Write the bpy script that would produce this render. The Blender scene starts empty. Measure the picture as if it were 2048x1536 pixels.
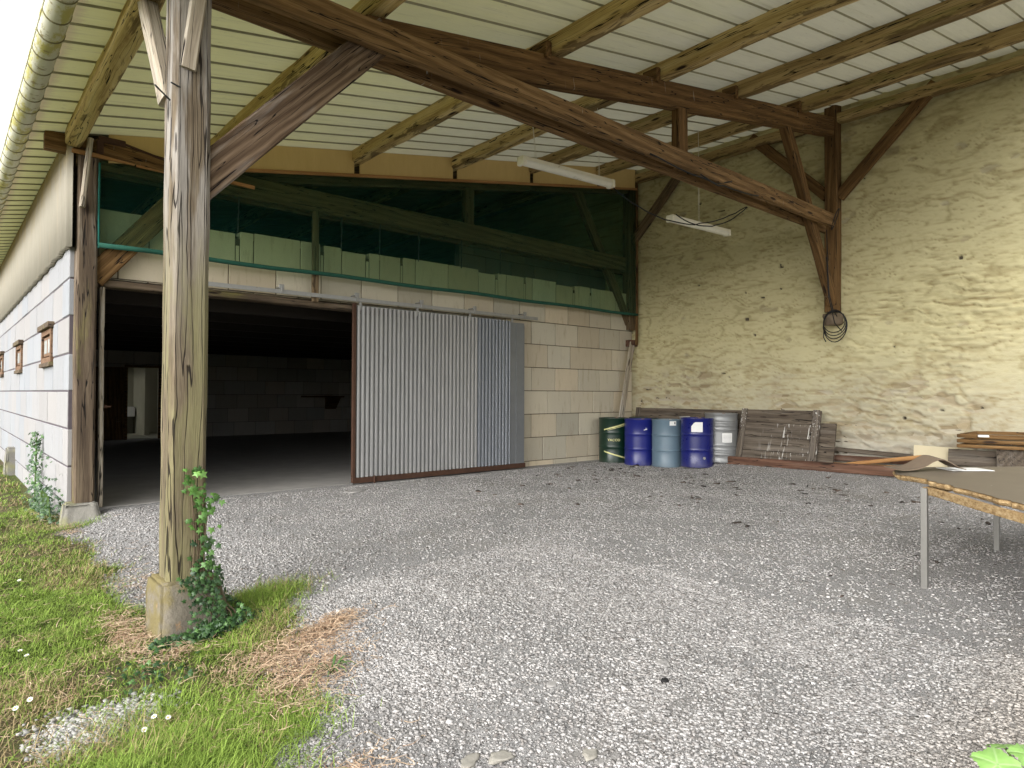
import bpy, bmesh, math, random
import numpy as np
from mathutils import Vector, Matrix, noise as mnoise
random.seed(7); RNG = np.random.default_rng(7)
S = bpy.context.scene
C = S.collection
PI = math.pi

# ------------------------------------------------------------------ helpers: objects
def link(name, me, mat=None, parent=None):
    o = bpy.data.objects.new(name, me); C.objects.link(o)
    if mat is not None and me is not None: me.materials.append(mat)
    if parent is not None: o.parent = parent
    return o
def tag(o, label=None, cat=None, group=None, kind=None):
    if label: o['label'] = label
    if cat: o['category'] = cat
    if group: o['group'] = group
    if kind: o['kind'] = kind
    return o
def empty(name, loc, label, cat, group=None):
    o = bpy.data.objects.new(name, None); C.objects.link(o); o.location = loc
    o.empty_display_size = .1
    return tag(o, label, cat, group)
def pydata(name, v, f, mat=None, parent=None, smooth=False):
    me = bpy.data.meshes.new(name); me.from_pydata([tuple(p) for p in v], [], [tuple(q) for q in f]); me.update()
    if smooth:
        for p in me.polygons: p.use_smooth = True
    return link(name, me, mat, parent)
def npmesh(name, v, f, mat=None, parent=None, smooth=False, col=None):
    """v (n,3) array, f (m,k) array of equal-size faces"""
    me = bpy.data.meshes.new(name); v = np.asarray(v, np.float32); f = np.asarray(f, np.int32)
    m, k = f.shape
    me.vertices.add(len(v)); me.vertices.foreach_set('co', v.ravel())
    me.loops.add(m*k); me.loops.foreach_set('vertex_index', f.ravel())
    me.polygons.add(m); me.polygons.foreach_set('loop_start', np.arange(m, dtype=np.int32)*k)
    try: me.polygons.foreach_set('loop_total', np.full(m, k, np.int32))
    except Exception: pass
    if smooth: me.polygons.foreach_set('use_smooth', np.ones(m, bool))
    me.update(calc_edges=True)
    if col is not None:
        a = me.color_attributes.new('col', 'FLOAT_COLOR', 'POINT')
        c = np.ones((len(v), 4), np.float32); c[:, :col.shape[1]] = col
        a.data.foreach_set('color', c.ravel())
    me.validate()
    return link(name, me, mat, parent)
def bm_obj(name, bm, mat, parent=None, smooth=False):
    me = bpy.data.meshes.new(name); bm.normal_update(); bm.to_mesh(me); bm.free()
    if smooth:
        for p in me.polygons: p.use_smooth = True
    return link(name, me, mat, parent)
class MB:
    """collects shapes into one mesh"""
    def __init__(s): s.v = []; s.f = []
    def add(s, v, f):
        n = len(s.v); s.v += [tuple(p) for p in v]; s.f += [tuple(i+n for i in q) for q in f]
    def box(s, lo, hi, b=0.0, jit=0.0):
        if b <= 0:
            x0, y0, z0 = lo; x1, y1, z1 = hi
            v = [(x0,y0,z0),(x1,y0,z0),(x1,y1,z0),(x0,y1,z0),(x0,y0,z1),(x1,y0,z1),(x1,y1,z1),(x0,y1,z1)]
            s.add(v, [(0,3,2,1),(4,5,6,7),(0,1,5,4),(1,2,6,5),(2,3,7,6),(3,0,4,7)]); return
        bm = bmesh.new()
        r = bmesh.ops.create_cube(bm, size=1)
        for q in bm.verts:
            q.co = Vector([lo[i] + (q.co[i]+.5)*(hi[i]-lo[i]) + random.uniform(-jit, jit) for i in range(3)])
        bmesh.ops.bevel(bm, geom=list(bm.edges), offset=b, segments=2, affect='EDGES', profile=.6)
        bm.verts.index_update()
        s.add([tuple(q.co) for q in bm.verts], [tuple(q.index for q in p.verts) for p in bm.faces]); bm.free()
    def tube(s, pts, r, n=7, cap=True):
        pts = [Vector(p) for p in pts]; m = len(pts); rr = r if hasattr(r, '__len__') else [r]*m
        base = len(s.v); up = Vector((0.13, 0.31, 1)).normalized()
        for i, p in enumerate(pts):
            t = (pts[min(i+1, m-1)] - pts[max(i-1, 0)]).normalized()
            a = t.cross(up)
            if a.length < 1e-3: a = t.cross(Vector((1, 0, 0)))
            a.normalize(); b = t.cross(a)
            for k in range(n):
                q = p + (a*math.cos(2*PI*k/n) + b*math.sin(2*PI*k/n))*rr[i]; s.v.append(tuple(q))
        for i in range(m-1):
            for k in range(n):
                s.f.append((base+i*n+k, base+i*n+(k+1) % n, base+(i+1)*n+(k+1) % n, base+(i+1)*n+k))
        if cap:
            s.f.append(tuple(base+k for k in range(n))[::-1]); s.f.append(tuple(base+(m-1)*n+k for k in range(n)))
    def lathe(s, prof, n=40, c=(0, 0, 0), cap=False):
        base = len(s.v); m = len(prof)
        for r, z in prof:
            for k in range(n):
                a = 2*PI*k/n; s.v.append((c[0]+r*math.cos(a), c[1]+r*math.sin(a), c[2]+z))
        for i in range(m-1):
            for k in range(n):
                s.f.append((base+i*n+k, base+i*n+(k+1) % n, base+(i+1)*n+(k+1) % n, base+(i+1)*n+k))
        if cap:
            s.f.append(tuple(base+(m-1)*n+k for k in range(n))); s.f.append(tuple(base+k for k in range(n))[::-1])
    def build(s, name, mat, parent=None, smooth=False): return pydata(name, s.v, s.f, mat, parent, smooth)

def beam(name, a, b, w, h, mat, parent=None, ch=.012, wob=.004, seed=None, round_=0.0, up=(0, 0, 1), taper=None):
    """a sawn timber from a to b; local x runs along the grain. w: across, h: up."""
    a = Vector(a); b = Vector(b); L = (b-a).length; t = (b-a)/L
    u = Vector(up); y = u.cross(t)
    if y.length < 1e-3: y = Vector((0, 1, 0))
    y.normalize(); z = t.cross(y)
    R = Matrix((t, y, z)).transposed().to_4x4(); R.translation = a
    n = max(3, int(L/.16)+1)
    sd = random.uniform(0, 100) if seed is None else seed
    c = ch if round_ <= 0 else round_*min(w, h)
    if round_ > 0:
        sec = []
        for (sx, sy) in ((1, 1), (-1, 1), (-1, -1), (1, -1)):
            a0 = {(1, 1): 0, (-1, 1): 90, (-1, -1): 180, (1, -1): 270}[(sx, sy)]
            for q in (0, 30, 60, 90):
                g = math.radians(a0+q); sec.append((sx*(w/2-c)+c*math.cos(g), sy*(h/2-c)+c*math.sin(g)))
    else:
        sec = [(w/2, h/2-c), (w/2-c, h/2), (-w/2+c, h/2), (-w/2, h/2-c), (-w/2, -h/2+c), (-w/2+c, -h/2), (w/2-c, -h/2), (w/2, -h/2+c)]
    k = len(sec); V = []; F = []
    for i in range(n):
        x = L*i/(n-1); sx = 1 if taper is None else 1+(taper-1)*i/(n-1)
        dy = mnoise.noise((x*.5, sd, 3.1))*wob*2; dz = mnoise.noise((x*.5, sd, 9.7))*wob*2
        for j, (p, q) in enumerate(sec):
            e = mnoise.noise((x*2.2, j*.9+sd, sd*.37))*wob + mnoise.noise((x*7, j*2.3+sd, 5))*wob*.4
            m = 1 + e/max(.05, math.hypot(p, q))
            V.append((x, p*m*sx+dy, q*m*sx+dz))
    for i in range(n-1):
        for j in range(k):
            F.append((i*k+j, (i+1)*k+j, (i+1)*k+(j+1) % k, i*k+(j+1) % k))
    F.append(tuple(range(k))); F.append(tuple((n-1)*k+j for j in range(k))[::-1])
    o = pydata(name, V, [q[::-1] for q in F], mat, None, smooth=(round_ > 0))
    if parent is not None:
        o.parent = parent; o.matrix_local = Matrix.Translation(-Vector(parent.location)) @ R
    else: o.matrix_world = R
    return o
def at(o, parent):
    """shape built in world coordinates, hung under a thing standing at parent.location"""
    o.parent = parent; o.location = -Vector(parent.location) + Vector(o.location); return o

# ------------------------------------------------------------------ helpers: materials
class G:
    def __init__(s, name, rough=.8, spec=.3):
        s.m = bpy.data.materials.new(name); s.m.use_nodes = True; s.nt = s.m.node_tree
        s.b = s.nt.nodes['Principled BSDF']; s.b.inputs['Roughness'].default_value = rough
        s.b.inputs['Specular IOR Level'].default_value = spec
    def n(s, ty, ins=None, **kw):
        d = s.nt.nodes.new(ty)
        for k, v in kw.items(): setattr(d, k, v)
        for k, v in (ins or {}).items(): s.set(d.inputs[k], v)
        return d
    def set(s, sock, v):
        if isinstance(v, bpy.types.NodeSocket): s.nt.links.new(v, sock)
        else: sock.default_value = (*v, 1) if (hasattr(v, '__len__') and len(v) == 3 and sock.type == 'RGBA') else v
    def co(s, kind='Object'): return s.n('ShaderNodeTexCoord').outputs[kind]
    def rnd(s, v, k=31.0):
        r = s.n('ShaderNodeObjectInfo').outputs['Random']
        m = s.n('ShaderNodeMath', {0: r, 1: k}, operation='MULTIPLY').outputs[0]
        return s.n('ShaderNodeVectorMath', {0: v, 1: m}, operation='ADD').outputs[0]
    def map(s, v, sc, loc=(0, 0, 0), rot=(0, 0, 0)):
        return s.n('ShaderNodeMapping', {'Vector': v, 'Scale': sc, 'Location': loc, 'Rotation': rot}).outputs[0]
    def noise(s, v, sc, det=4, ro=.55, dist=0., out='Fac'):
        return s.n('ShaderNodeTexNoise', {'Vector': v, 'Scale': sc, 'Detail': det, 'Roughness': ro, 'Distortion': dist}).outputs[out]
    def vor(s, v, sc, feature='F1', out='Distance', rand=1.):
        return s.n('ShaderNodeTexVoronoi', {'Vector': v, 'Scale': sc, 'Randomness': rand}, feature=feature).outputs[out]
    def ramp(s, f, stops, interp='LINEAR'):
        d = s.n('ShaderNodeValToRGB', {'Fac': f}); cr = d.color_ramp; cr.interpolation = interp
        while len(cr.elements) < len(stops): cr.elements.new(.5)
        for e, (p, c) in zip(cr.elements, stops):
            e.position = p; e.color = (*c, 1) if hasattr(c, '__len__') else (c, c, c, 1)
        return d.outputs['Color']
    def mix(s, f, a, b, mode='MIX'):
        d = s.nt.nodes.new('ShaderNodeMix'); d.data_type = 'RGBA'; d.blend_type = mode
        s.set(d.inputs[0], f); s.set(d.inputs[6], a); s.set(d.inputs[7], b); return d.outputs[2]
    def math(s, op, a, b=0., clamp=False):
        d = s.n('ShaderNodeMath', {0: a, 1: b}, operation=op); d.use_clamp = clamp; return d.outputs[0]
    def sep(s, v): return s.n('ShaderNodeSeparateXYZ', {0: v}).outputs
    def smooth(s, x, lo, hi): return s.n('ShaderNodeMapRange', {'Value': x, 'From Min': lo, 'From Max': hi}, interpolation_type='SMOOTHSTEP').outputs[0]
    def attr(s, name): return s.n('ShaderNodeAttribute', attribute_name=name).outputs['Color']
    def bump(s, h, st=.5, d=.01, nrm=None):
        ins = {'Height': h, 'Strength': st, 'Distance': d}
        if nrm is not None: ins['Normal'] = nrm
        return s.n('ShaderNodeBump', ins).outputs[0]
    def out(s, col=None, rough=None, nrm=None, metal=None):
        if col is not None: s.set(s.b.inputs['Base Color'], col)
        if rough is not None: s.set(s.b.inputs['Roughness'], rough)
        if nrm is not None: s.set(s.b.inputs['Normal'], nrm)
        if metal is not None: s.set(s.b.inputs['Metallic'], metal)
        return s.m

def wood(name, dark, mid, light, algae=0., acol=(.19, .18, .05), grey=0., gcol=(.36, .34, .32), ring=5., rough=.85, bump=.5, drops=0., bark=0., zone=None, crack=1., ringw=.14, crackw=1.):
    g = G(name, rough, .2); o = g.rnd(g.co()); raw = g.co()
    warp = g.noise(g.map(o, (.5, 2, 2)), 1.6, 3, out='Color')
    w = g.n('ShaderNodeVectorMath', {0: g.n('ShaderNodeVectorMath', {0: warp, 1: (.5, .5, .5)}, operation='SUBTRACT').outputs[0], 1: (.07, .07, .07)}, operation='MULTIPLY').outputs[0]
    p = g.n('ShaderNodeVectorMath', {0: o, 1: w}, operation='ADD').outputs[0]
    wave = g.n('ShaderNodeTexWave', {'Vector': g.map(p, (.045, 1, .8)), 'Scale': ring*1.6, 'Distortion': 3.5, 'Detail': 3., 'Detail Scale': 1.4, 'Detail Roughness': .6}, bands_direction='DIAGONAL').outputs['Fac']
    grain = g.noise(g.map(p, (.45, 13, 13)), 2.2, 8, .68)
    fib = g.noise(g.map(p, (3, 90, 90)), 1.5, 4, .6)
    f = g.math('ADD', g.math('MULTIPLY', grain, .46), g.math('ADD', g.math('MULTIPLY', wave, ringw), g.math('MULTIPLY', fib, .54-ringw)))
    col = g.ramp(f, [(.30, dark), (.5, mid), (.72, light)])
    big = g.noise(g.map(p, (.7, 2.2, 2.2)), 1.3, 4)
    col = g.mix(g.math('MULTIPLY', g.smooth(big, .35, .75), .45), col, dark)
    if grey > 0:
        gm = g.noise(g.map(o, (.6, 5, 5)), 1.8, 5, .6)
        m = g.math('MULTIPLY', g.smooth(gm, .62-.35*grey, .78-.3*grey), min(1, grey+.15))
        gc = g.ramp(f, [(.25, tuple(c*.45 for c in gcol)), (.6, gcol), (.8, tuple(min(.75, c*1.35) for c in gcol))])
        if zone: m = g.math('MULTIPLY', m, g.smooth(g.sep(raw)[0], zone[0], zone[1]))
        col = g.mix(m, col, gc)
    if algae > 0:
        am = g.noise(g.map(o, (.5, 3, 3)), 1.7, 6, .65)
        m = g.math('MULTIPLY', g.smooth(am, .68-.4*algae, .85-.35*algae), .75)
        if zone: m = g.math('MULTIPLY', m, g.smooth(g.sep(raw)[0], zone[3], zone[2]))
        col = g.mix(m, col, g.mix(g.math('MULTIPLY', fib, .6), acol, tuple(c*1.9 for c in acol)))
    if bark > 0:
        bn = g.noise(g.map(o, (.8, 3.2, 3.2)), 1.9, 5, .6, .6)
        bn = g.math('SUBTRACT', bn, g.math('MULTIPLY', g.sep(raw)[2], 1.6))
        col = g.mix(g.math('MULTIPLY', g.smooth(bn, .655, .71), bark), col, g.ramp(fib, [(.3, (.035, .022, .012)), (.7, (.11, .065, .03))]))
    kv = g.vor(g.map(o, (1.1, 5, 5)), 1.15)
    col = g.mix(g.smooth(kv, .15, .06), col, (.03, .018, .012))
    cn = g.noise(g.map(p, (.35, 9, 9)), 2.4, 2, .4)
    cr = g.smooth(g.math('ABSOLUTE', g.math('SUBTRACT', cn, .5)), .012*crackw, .004*crackw)
    cr = g.math('MULTIPLY', cr, crack)
    col = g.mix(cr, col, (.012, .009, .007))
    if drops > 0:
        dn = g.noise(g.map(o, (38, 6, 3)), 1., 2, .5)
        dz = g.noise(o, 1.1, 2)
        m = g.math('MULTIPLY', g.smooth(dn, .70, .74), g.smooth(dz, .48, .62))
        col = g.mix(g.math('MULTIPLY', m, drops), col, (.55, .53, .48))
    h = g.math('SUBTRACT', g.math('ADD', g.math('MULTIPLY', grain, .6), g.math('MULTIPLY', fib, .35)), g.math('MULTIPLY', cr, 1.2))
    return g.out(col, nrm=g.bump(h, bump, .008))

WD = {}
WD['brown'] = wood('dark_brown_timber', (.06, .032, .012), (.155, .086, .033), (.28, .17, .075), drops=.35, bump=.5)
WD['tie'] = wood('tie_timber', (.075, .043, .018), (.195, .115, .05), (.36, .23, .115), drops=.8, bump=.55)
WD['brace'] = wood('brace_timber', (.055, .034, .020), (.125, .083, .052), (.23, .165, .11), grey=.25, ring=7, bump=.8, ringw=.24)
WD['post'] = wood('weathered_post_timber', (.06, .045, .03), (.155, .12, .08), (.28, .23, .16), algae=.72, acol=(.165, .152, .075), grey=.68, gcol=(.37, .345, .315), ring=3, bump=1.2, crack=.9, ringw=.05, crackw=1.7, zone=(1.2, 2.9, 1.6, 2.6))
WD['cpost'] = wood('corner_post_timber', (.05, .035, .025), (.12, .088, .06), (.22, .17, .115), algae=.35, grey=.35, gcol=(.30, .27, .23), ring=3, bump=.9, zone=(2.0, 3.2, 1.4, 3.0))
WD['purlin'] = wood('waney_purlin_timber', (.28, .18, .07), (.60, .46, .20), (.76, .64, .37), algae=.25, acol=(.32, .29, .10), bark=.65, ring=2.5, bump=.6)
WD['purlin2'] = wood('aged_purlin_timber', (.19, .125, .052), (.42, .305, .135), (.60, .46, .24), algae=.45, acol=(.17, .155, .05), bark=.6, ring=2.5, bump=.6)
WD['strip'] = wood('silvered_strip', (.19, .15, .11), (.36, .31, .24), (.52, .47, .38), grey=.4, gcol=(.5, .47, .42), ring=4, bump=.6)
WD['batten'] = wood('orange_batten', (.22, .11, .04), (.36, .19, .075), (.46, .27, .12), ring=3, bump=.3, crack=.3)
WD['panel'] = wood('grey_door_boards', (.045, .034, .026), (.105, .083, .062), (.18, .15, .115), grey=.4, gcol=(.17, .15, .125), ring=4, bump=.7)
WD['plank'] = wood('red_brown_plank', (.05, .025, .016), (.12, .062, .04), (.2, .115, .08), grey=.2, gcol=(.22, .18, .15), ring=4, bump=.5)
WD['olive'] = wood('net_side_timber', (.07, .048, .026), (.15, .105, .06), (.24, .18, .105), ring=5, bump=.5)

def mat_block(name, base, var, stain=(.30, .22, .13), sa=.35, attr=True):
    g = G(name, .9, .15); o = g.co()
    n1 = g.noise(o, 1.3, 5, .6); n2 = g.noise(g.map(o, (6, 6, 1.2)), 2., 5, .65); n3 = g.noise(o, 55, 4, .7)
    col = g.mix(n1, base, var)
    a = g.attr('col'); col = g.mix(1., col, a, 'MULTIPLY') if attr else col
    col = g.mix(g.math('MULTIPLY', g.smooth(n2, .52, .75), sa), col, stain)
    col = g.mix(g.math('MULTIPLY', g.smooth(n3, .6, .75), .35), col, tuple(c*.55 for c in base))
    sc = g.noise(g.map(o, (3, 3, 9), rot=(0, .35, 0)), 3, 4, .7)
    return g.out(col, nrm=g.bump(g.math('ADD', g.math('MULTIPLY', n3, .5), sc), .45, .008))
M_BLOCK = mat_block('cream_concrete_block', (.58, .51, .385), (.48, .43, .34), (.26, .20, .13), sa=.42)
M_BLOCKG = mat_block('grey_concrete_block', (.24, .22, .18), (.19, .175, .15), sa=.3)
M_FACADE = mat_block('whitewashed_block', (.31, .31, .315), (.27, .27, .278), (.22, .21, .195), sa=.35)
M_INNER = mat_block('inner_block', (.52, .50, .45), (.44, .425, .39), sa=.3)

def simple(name, c, rough=.7, var=.25, sc=8., bump=.2, metal=0., c2=None, spec=.3, patch=None):
    g = G(name, rough, spec); o = g.rnd(g.co()); n = g.noise(o, sc, 6, .65)
    col = g.mix(n, tuple(x*(1-var) for x in c), c2 or tuple(min(.9, x*(1+var)) for x in c))
    if patch:
        pc, lo, hi, psc = patch
        col = g.mix(g.smooth(g.noise(o, psc, 6, .7), lo, hi), col, pc)
    return g.out(col, nrm=g.bump(n, bump, .006), metal=metal)
M_RUST = simple('rusty_steel', (.040, .022, .016), .85, .4, 14, .4, c2=(.10, .048, .028))
M_DARKSTEEL = simple('dark_steel', (.05, .05, .055), .6, .3, 20, .1, metal=.4)
M_GALV = simple('dull_galvanised_steel', (.32, .32, .31), .5, .25, 9, .15, metal=.5, patch=((.18, .10, .06), .62, .72, 4))
M_BLACK = simple('black_cable', (.012, .012, .013), .55, .2, 20, 0)
M_WHITEPL = simple('grimy_white_plastic', (.78, .75, .62), .5, .12, 9, .1, patch=((.35, .3, .2), .6, .75, 6))
M_TUBE = simple('frosted_plastic_tube', (.76, .75, .66), .35, .1, 6, .05, spec=.5, patch=((.32, .29, .2), .58, .75, 4))
M_STRING = simple('white_string', (.6, .57, .48), .9, .1, 9, 0)
M_PAPER = simple('white_paper', (.72, .72, .70), .8, .06, 20, .05)
M_CARD = simple('brown_cardboard', (.16, .12, .085), .85, .2, 9, .15)
M_BEIGE = simple('beige_board', (.50, .44, .30), .8, .12, 4, .1)
M_GLASS = simple('dusty_window_pane', (.35, .36, .34), .25, .2, 5, .05, spec=.6)
M_WINWOOD = wood('window_frame_wood', (.10, .055, .032), (.19, .115, .07), (.27, .18, .115), ring=3, bump=.3)

# ------------------------------------------------------------------ terrain function
def sst(x, a, b):
    t = np.clip((x-a)/(b-a), 0, 1); return t*t*(3-2*t)
def gz(x, y):
    x = np.asarray(x, float); y = np.asarray(y, float)
    dep = -.2 + .08*sst(y, 5.2, 8.4) - .10*sst(y, 9.2, 11)
    wid = 1.7 - 1.1*sst(y, 6, 8.3)
    left = dep*(1-sst((x-1.05)/wid, 0, 1))
    right = .14*sst(x, 9.9, 10.95)*(1-sst(y, 6.4, 7.7)) + .05*sst(x, 5.6, 6.8)*(1-sst(y, 2.2, 3.6))*(1-sst(x, 8, 9.9))
    und = .012*np.sin(x*1.9+.6)*np.sin(y*1.3+1.1)
    z = left+right+und
    return np.where(y > 9.0, np.minimum(z, -.05), z)
def g1(x, y): return float(gz(x, y))

# value noise in numpy
def vnoise(x, y, seed=0):
    rs = np.random.RandomState(seed); T = rs.rand(256, 256).astype(np.float32)
    xi = np.floor(x).astype(int); yi = np.floor(y).astype(int); fx = x-xi; fy = y-yi
    fx = fx*fx*(3-2*fx); fy = fy*fy*(3-2*fy)
    a = T[xi % 256, yi % 256]; b = T[(xi+1) % 256, yi % 256]; c = T[xi % 256, (yi+1) % 256]; d = T[(xi+1) % 256, (yi+1) % 256]
    return (a*(1-fx)+b*fx)*(1-fy)+(c*(1-fx)+d*fx)*fy
def fbm(x, y, o=4, seed=0, g=.5):
    s = 0; a = 1; t = 0
    for i in range(o):
        s = s+a*vnoise(x*2**i+13.7*i, y*2**i+5.1*i, seed+i); t += a; a *= g
    return s/t

# lawn cover: 1 on the grass side, 0 on the gravel
def lawn(x, y):
    edge = np.interp(y, [0, 2.2, 2.7, 3.2, 3.7, 4.1, 4.6, 5.0, 5.6, 6.2, 7.2, 8.4, 9, 40],
                        [.75, 1.0, 1.08, 1.42, 1.62, 1.75, 1.75, 1.15, .98, 1.12, 1.10, 1.05, 1.15, 1.15])
    e = edge + (fbm(x*2.3+9, y*2.3, 4, 51)-.5)*.45
    return 1-sst(x-e, -.16, .16)

# ------------------------------------------------------------------ ground
def build_ground():
    xs = np.concatenate([np.array([-400, -200, -100, -50, -25, -14]), np.arange(-9, -1.5, .4), np.arange(-1.5, 4, .045), np.arange(4, 13, .12), np.array([14, 16, 20, 30, 60, 120, 250, 400])])
    ys = np.concatenate([np.array([-400, -200, -80, -40, -20, -10, -6, -4, -2.5]), np.arange(-1.5, 1.2, .15), np.arange(1.2, 7, .045), np.arange(7, 9.6, .1), np.arange(9.6, 20, .5), np.array([22, 26, 32, 40, 60, 100, 200, 400])])
    X, Y = np.meshgrid(xs, ys, indexing='ij')
    Z = gz(X, Y)
    L = lawn(X, Y)
    inside = (X > -1.5) & (X < 12.5) & (Y > -1.5) & (Y < 9.3)
    micro = (fbm(X*3, Y*3, 3, 5)-.5)*.035 + (fbm(X*14, Y*14, 2, 8)-.5)*.016*inside
    Z = Z+np.where(inside, micro*(.6+.8*L), 0)
    nx, ny = X.shape
    idx = np.arange(nx*ny).reshape(nx, ny)
    F = np.stack([idx[:-1, :-1], idx[1:, :-1], idx[1:, 1:], idx[:-1, 1:]], -1).reshape(-1, 4)
    patch = np.exp(-(((X-.60)/.22)**2+((Y-3.58)/.2)**2))           # bare stony patch in the lawn
    col = np.stack([L.ravel(), patch.ravel(), np.zeros(nx*ny)], 1)
    g = G('gravel_and_lawn', .92, .15); o = g.co()
    a = g.sep(g.attr('col'))
    wob = g.n('ShaderNodeVectorMath', {0: o, 1: g.noise(o, 9, 2, out='Color')}, operation='ADD').outputs[0]
    c1 = g.vor(wob, 48, out='Color'); d1 = g.vor(wob, 48)
    c2 = g.vor(wob, 115, out='Color'); d2 = g.vor(wob, 115)
    r1 = g.ramp(g.sep(c1)[0], [(0, (.12, .118, .115)), (.4, (.26, .255, .25)), (.75, (.38, .37, .365)), (1, (.54, .53, .52))])
    r2 = g.ramp(g.sep(c2)[1], [(0, (.11, .108, .105)), (.5, (.30, .293, .287)), (1, (.52, .51, .50))])
    big = g.noise(o, .9, 5, .6); mid = g.noise(o, 4.5, 4, .6)
    stones = g.mix(g.smooth(mid, .42, .58), r2, r1)
    dirt_shade = g.mix(g.noise(o, 30, 4, .7), (.26, .24, .215), (.36, .34, .31))
    col_ = g.mix(g.math('MULTIPLY', g.smooth(big, .5, .72), .55), stones, dirt_shade)
    ox = g.sep(o)
    brown = g.math('MULTIPLY', g.smooth(ox[1], 1.15, .45), .35)
    col_ = g.mix(brown, col_, g.mix(g.sep(c1)[2], (.12, .085, .055), (.34, .27, .19)))
    soil = g.mix(g.noise(o, 22, 5, .7), (.075, .06, .035), (.19, .155, .085))
    gr = g.mix(g.noise(o, 40, 4, .7), (.055, .075, .018), (.13, .15, .04))
    lawncol = g.mix(g.smooth(g.noise(o, 2.6, 4, .6), .42, .62), gr, soil)
    m = g.math('SUBTRACT', a[0], g.math('MULTIPLY', a[1], 1.4), True)
    m = g.smooth(g.math('ADD', m, g.math('MULTIPLY', g.math('SUBTRACT', g.noise(o, 18, 4, .7), .5), .7)), .3, .7)
    col_ = g.mix(m, col_, lawncol)
    h = g.math('ADD', g.math('MULTIPLY', d1, -.8), g.math('MULTIPLY', d2, -.35))
    g.out(col_, nrm=g.bump(h, .9, .012))
    V = np.stack([X.ravel(), Y.ravel(), Z.ravel()], 1)
    tag(npmesh('ground', V, F, g.m, smooth=True, col=col), 'pale grey gravel yard running into patchy lawn', 'ground', kind='structure')
build_ground()

def gnd(x, y):      # height with the same micro relief
    x = np.asarray(x, float); y = np.asarray(y, float); L = lawn(x, y)
    return gz(x, y)+((fbm(x*3, y*3, 3, 5)-.5)*.035+(fbm(x*14, y*14, 2, 8)-.5)*.016)*(.6+.8*L)

# camera footprint helper used only for choosing where loose stones and grass are worth building
CAMP = np.array([0, 0, 1.35])

def build_stones():
    g = G('crushed_stone', .88, .2); c = g.attr('col'); n = g.noise(g.co(), 90, 3, .6)
    g.out(g.mix(g.math('MULTIPLY', n, .5), c, (.16, .15, .14)), nrm=g.bump(n, .3, .003))
    pts = []; sizes = []
    def scatter(n, x0, x1, y0, y1, s0, s1, dens):
        x = RNG.uniform(x0, x1, n); y = RNG.uniform(y0, y1, n)
        k = RNG.random(n) < dens(x, y); x, y = x[k], y[k]
        pts.append(np.stack([x, y], 1)); sizes.append(s0+(s1-s0)*RNG.random(len(x))**2.2)
    cl = lambda x, y: .35+.65*sst(fbm(x*2.6, y*2.6, 3, 21), .4, .62)
    vis = lambda x, y: (np.hypot(x, y) > 1.2) & (np.degrees(np.arctan2(x, y)) > 0) & (np.degrees(np.arctan2(x, y)) < 86)
    scatter(230000, .8, 4.2, .5, 4.4, .004, .0115, lambda x, y: (1-lawn(x, y))*cl(x, y)*vis(x, y))
    scatter(190000, 1.0, 10.8, .2, 8.7, .006, .013, lambda x, y: (1-lawn(x, y))*cl(x, y)*vis(x, y)*(np.hypot(x, y) > 3.2))
    scatter(1500, .9, 5, .6, 6, .011, .019, lambda x, y: (1-lawn(x, y))*cl(x, y)*vis(x, y))
    scatter(9000, 0.3, 1.0, 3.3, 3.85, .008, .018, lambda x, y: np.exp(-(((x-.60)/.2)**2+((y-3.58)/.16)**2)))
    scatter(6000, 1.0, 2.4, 4.5, 8.4, .005, .016, lambda x, y: (1-lawn(x, y))*vis(x, y))
    P = np.concatenate(pts); s = np.concatenate(sizes); n = len(P)
    base = np.array([(-1,-1,-1),(1,-1,-1),(1,1,-1),(-1,1,-1),(-1,-1,1),(1,-1,1),(1,1,1),(-1,1,1)], float)*.62
    V = base[None]+RNG.uniform(-.38, .38, (n, 8, 3))
    V *= np.stack([RNG.uniform(.7, 1.4, n), RNG.uniform(.6, 1.1, n), RNG.uniform(.35, .8, n)], 1)[:, None]
    a = RNG.uniform(0, 2*PI, n); ca, sa = np.cos(a), np.sin(a)
    x = V[..., 0]*ca[:, None]-V[..., 1]*sa[:, None]; y = V[..., 0]*sa[:, None]+V[..., 1]*ca[:, None]
    V = np.stack([x, y, V[..., 2]], -1)*s[:, None, None]
    V[..., 0] += P[:, 0, None]; V[..., 1] += P[:, 1, None]; V[..., 2] += (gnd(P[:, 0], P[:, 1])+s*.22)[:, None]
    q = np.array([(0,3,2,1),(4,5,6,7),(0,1,5,4),(1,2,6,5),(2,3,7,6),(3,0,4,7)])
    F = (q[None]+8*np.arange(n)[:, None, None]).reshape(-1, 4)
    t = RNG.random(n)**1.15; w = RNG.random(n)
    c = np.stack([.17+.36*t+.015*w, .168+.355*t, .166+.35*t-.01*w], 1)
    pm = np.exp(-(((P[:, 0]-.60)/.3)**2+((P[:, 1]-3.58)/.25)**2))[:, None]; c = c*(1-pm)+pm*np.array([.62, .61, .58])*(.7+.4*t[:, None])
    bm_ = (1-sst(P[:, 1], .45, 1.15))[:, None]*.5; c = c*(1-bm_)+bm_*np.array([.42, .35, .26])*(.4+.8*t[:, None])
    o = npmesh('gravel_stones', V.reshape(-1, 3), F, g.m, col=np.repeat(c, 8, 0))
    tag(o, 'loose pale crushed stones scattered over the yard', 'gravel', kind='stuff')
build_stones()

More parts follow.
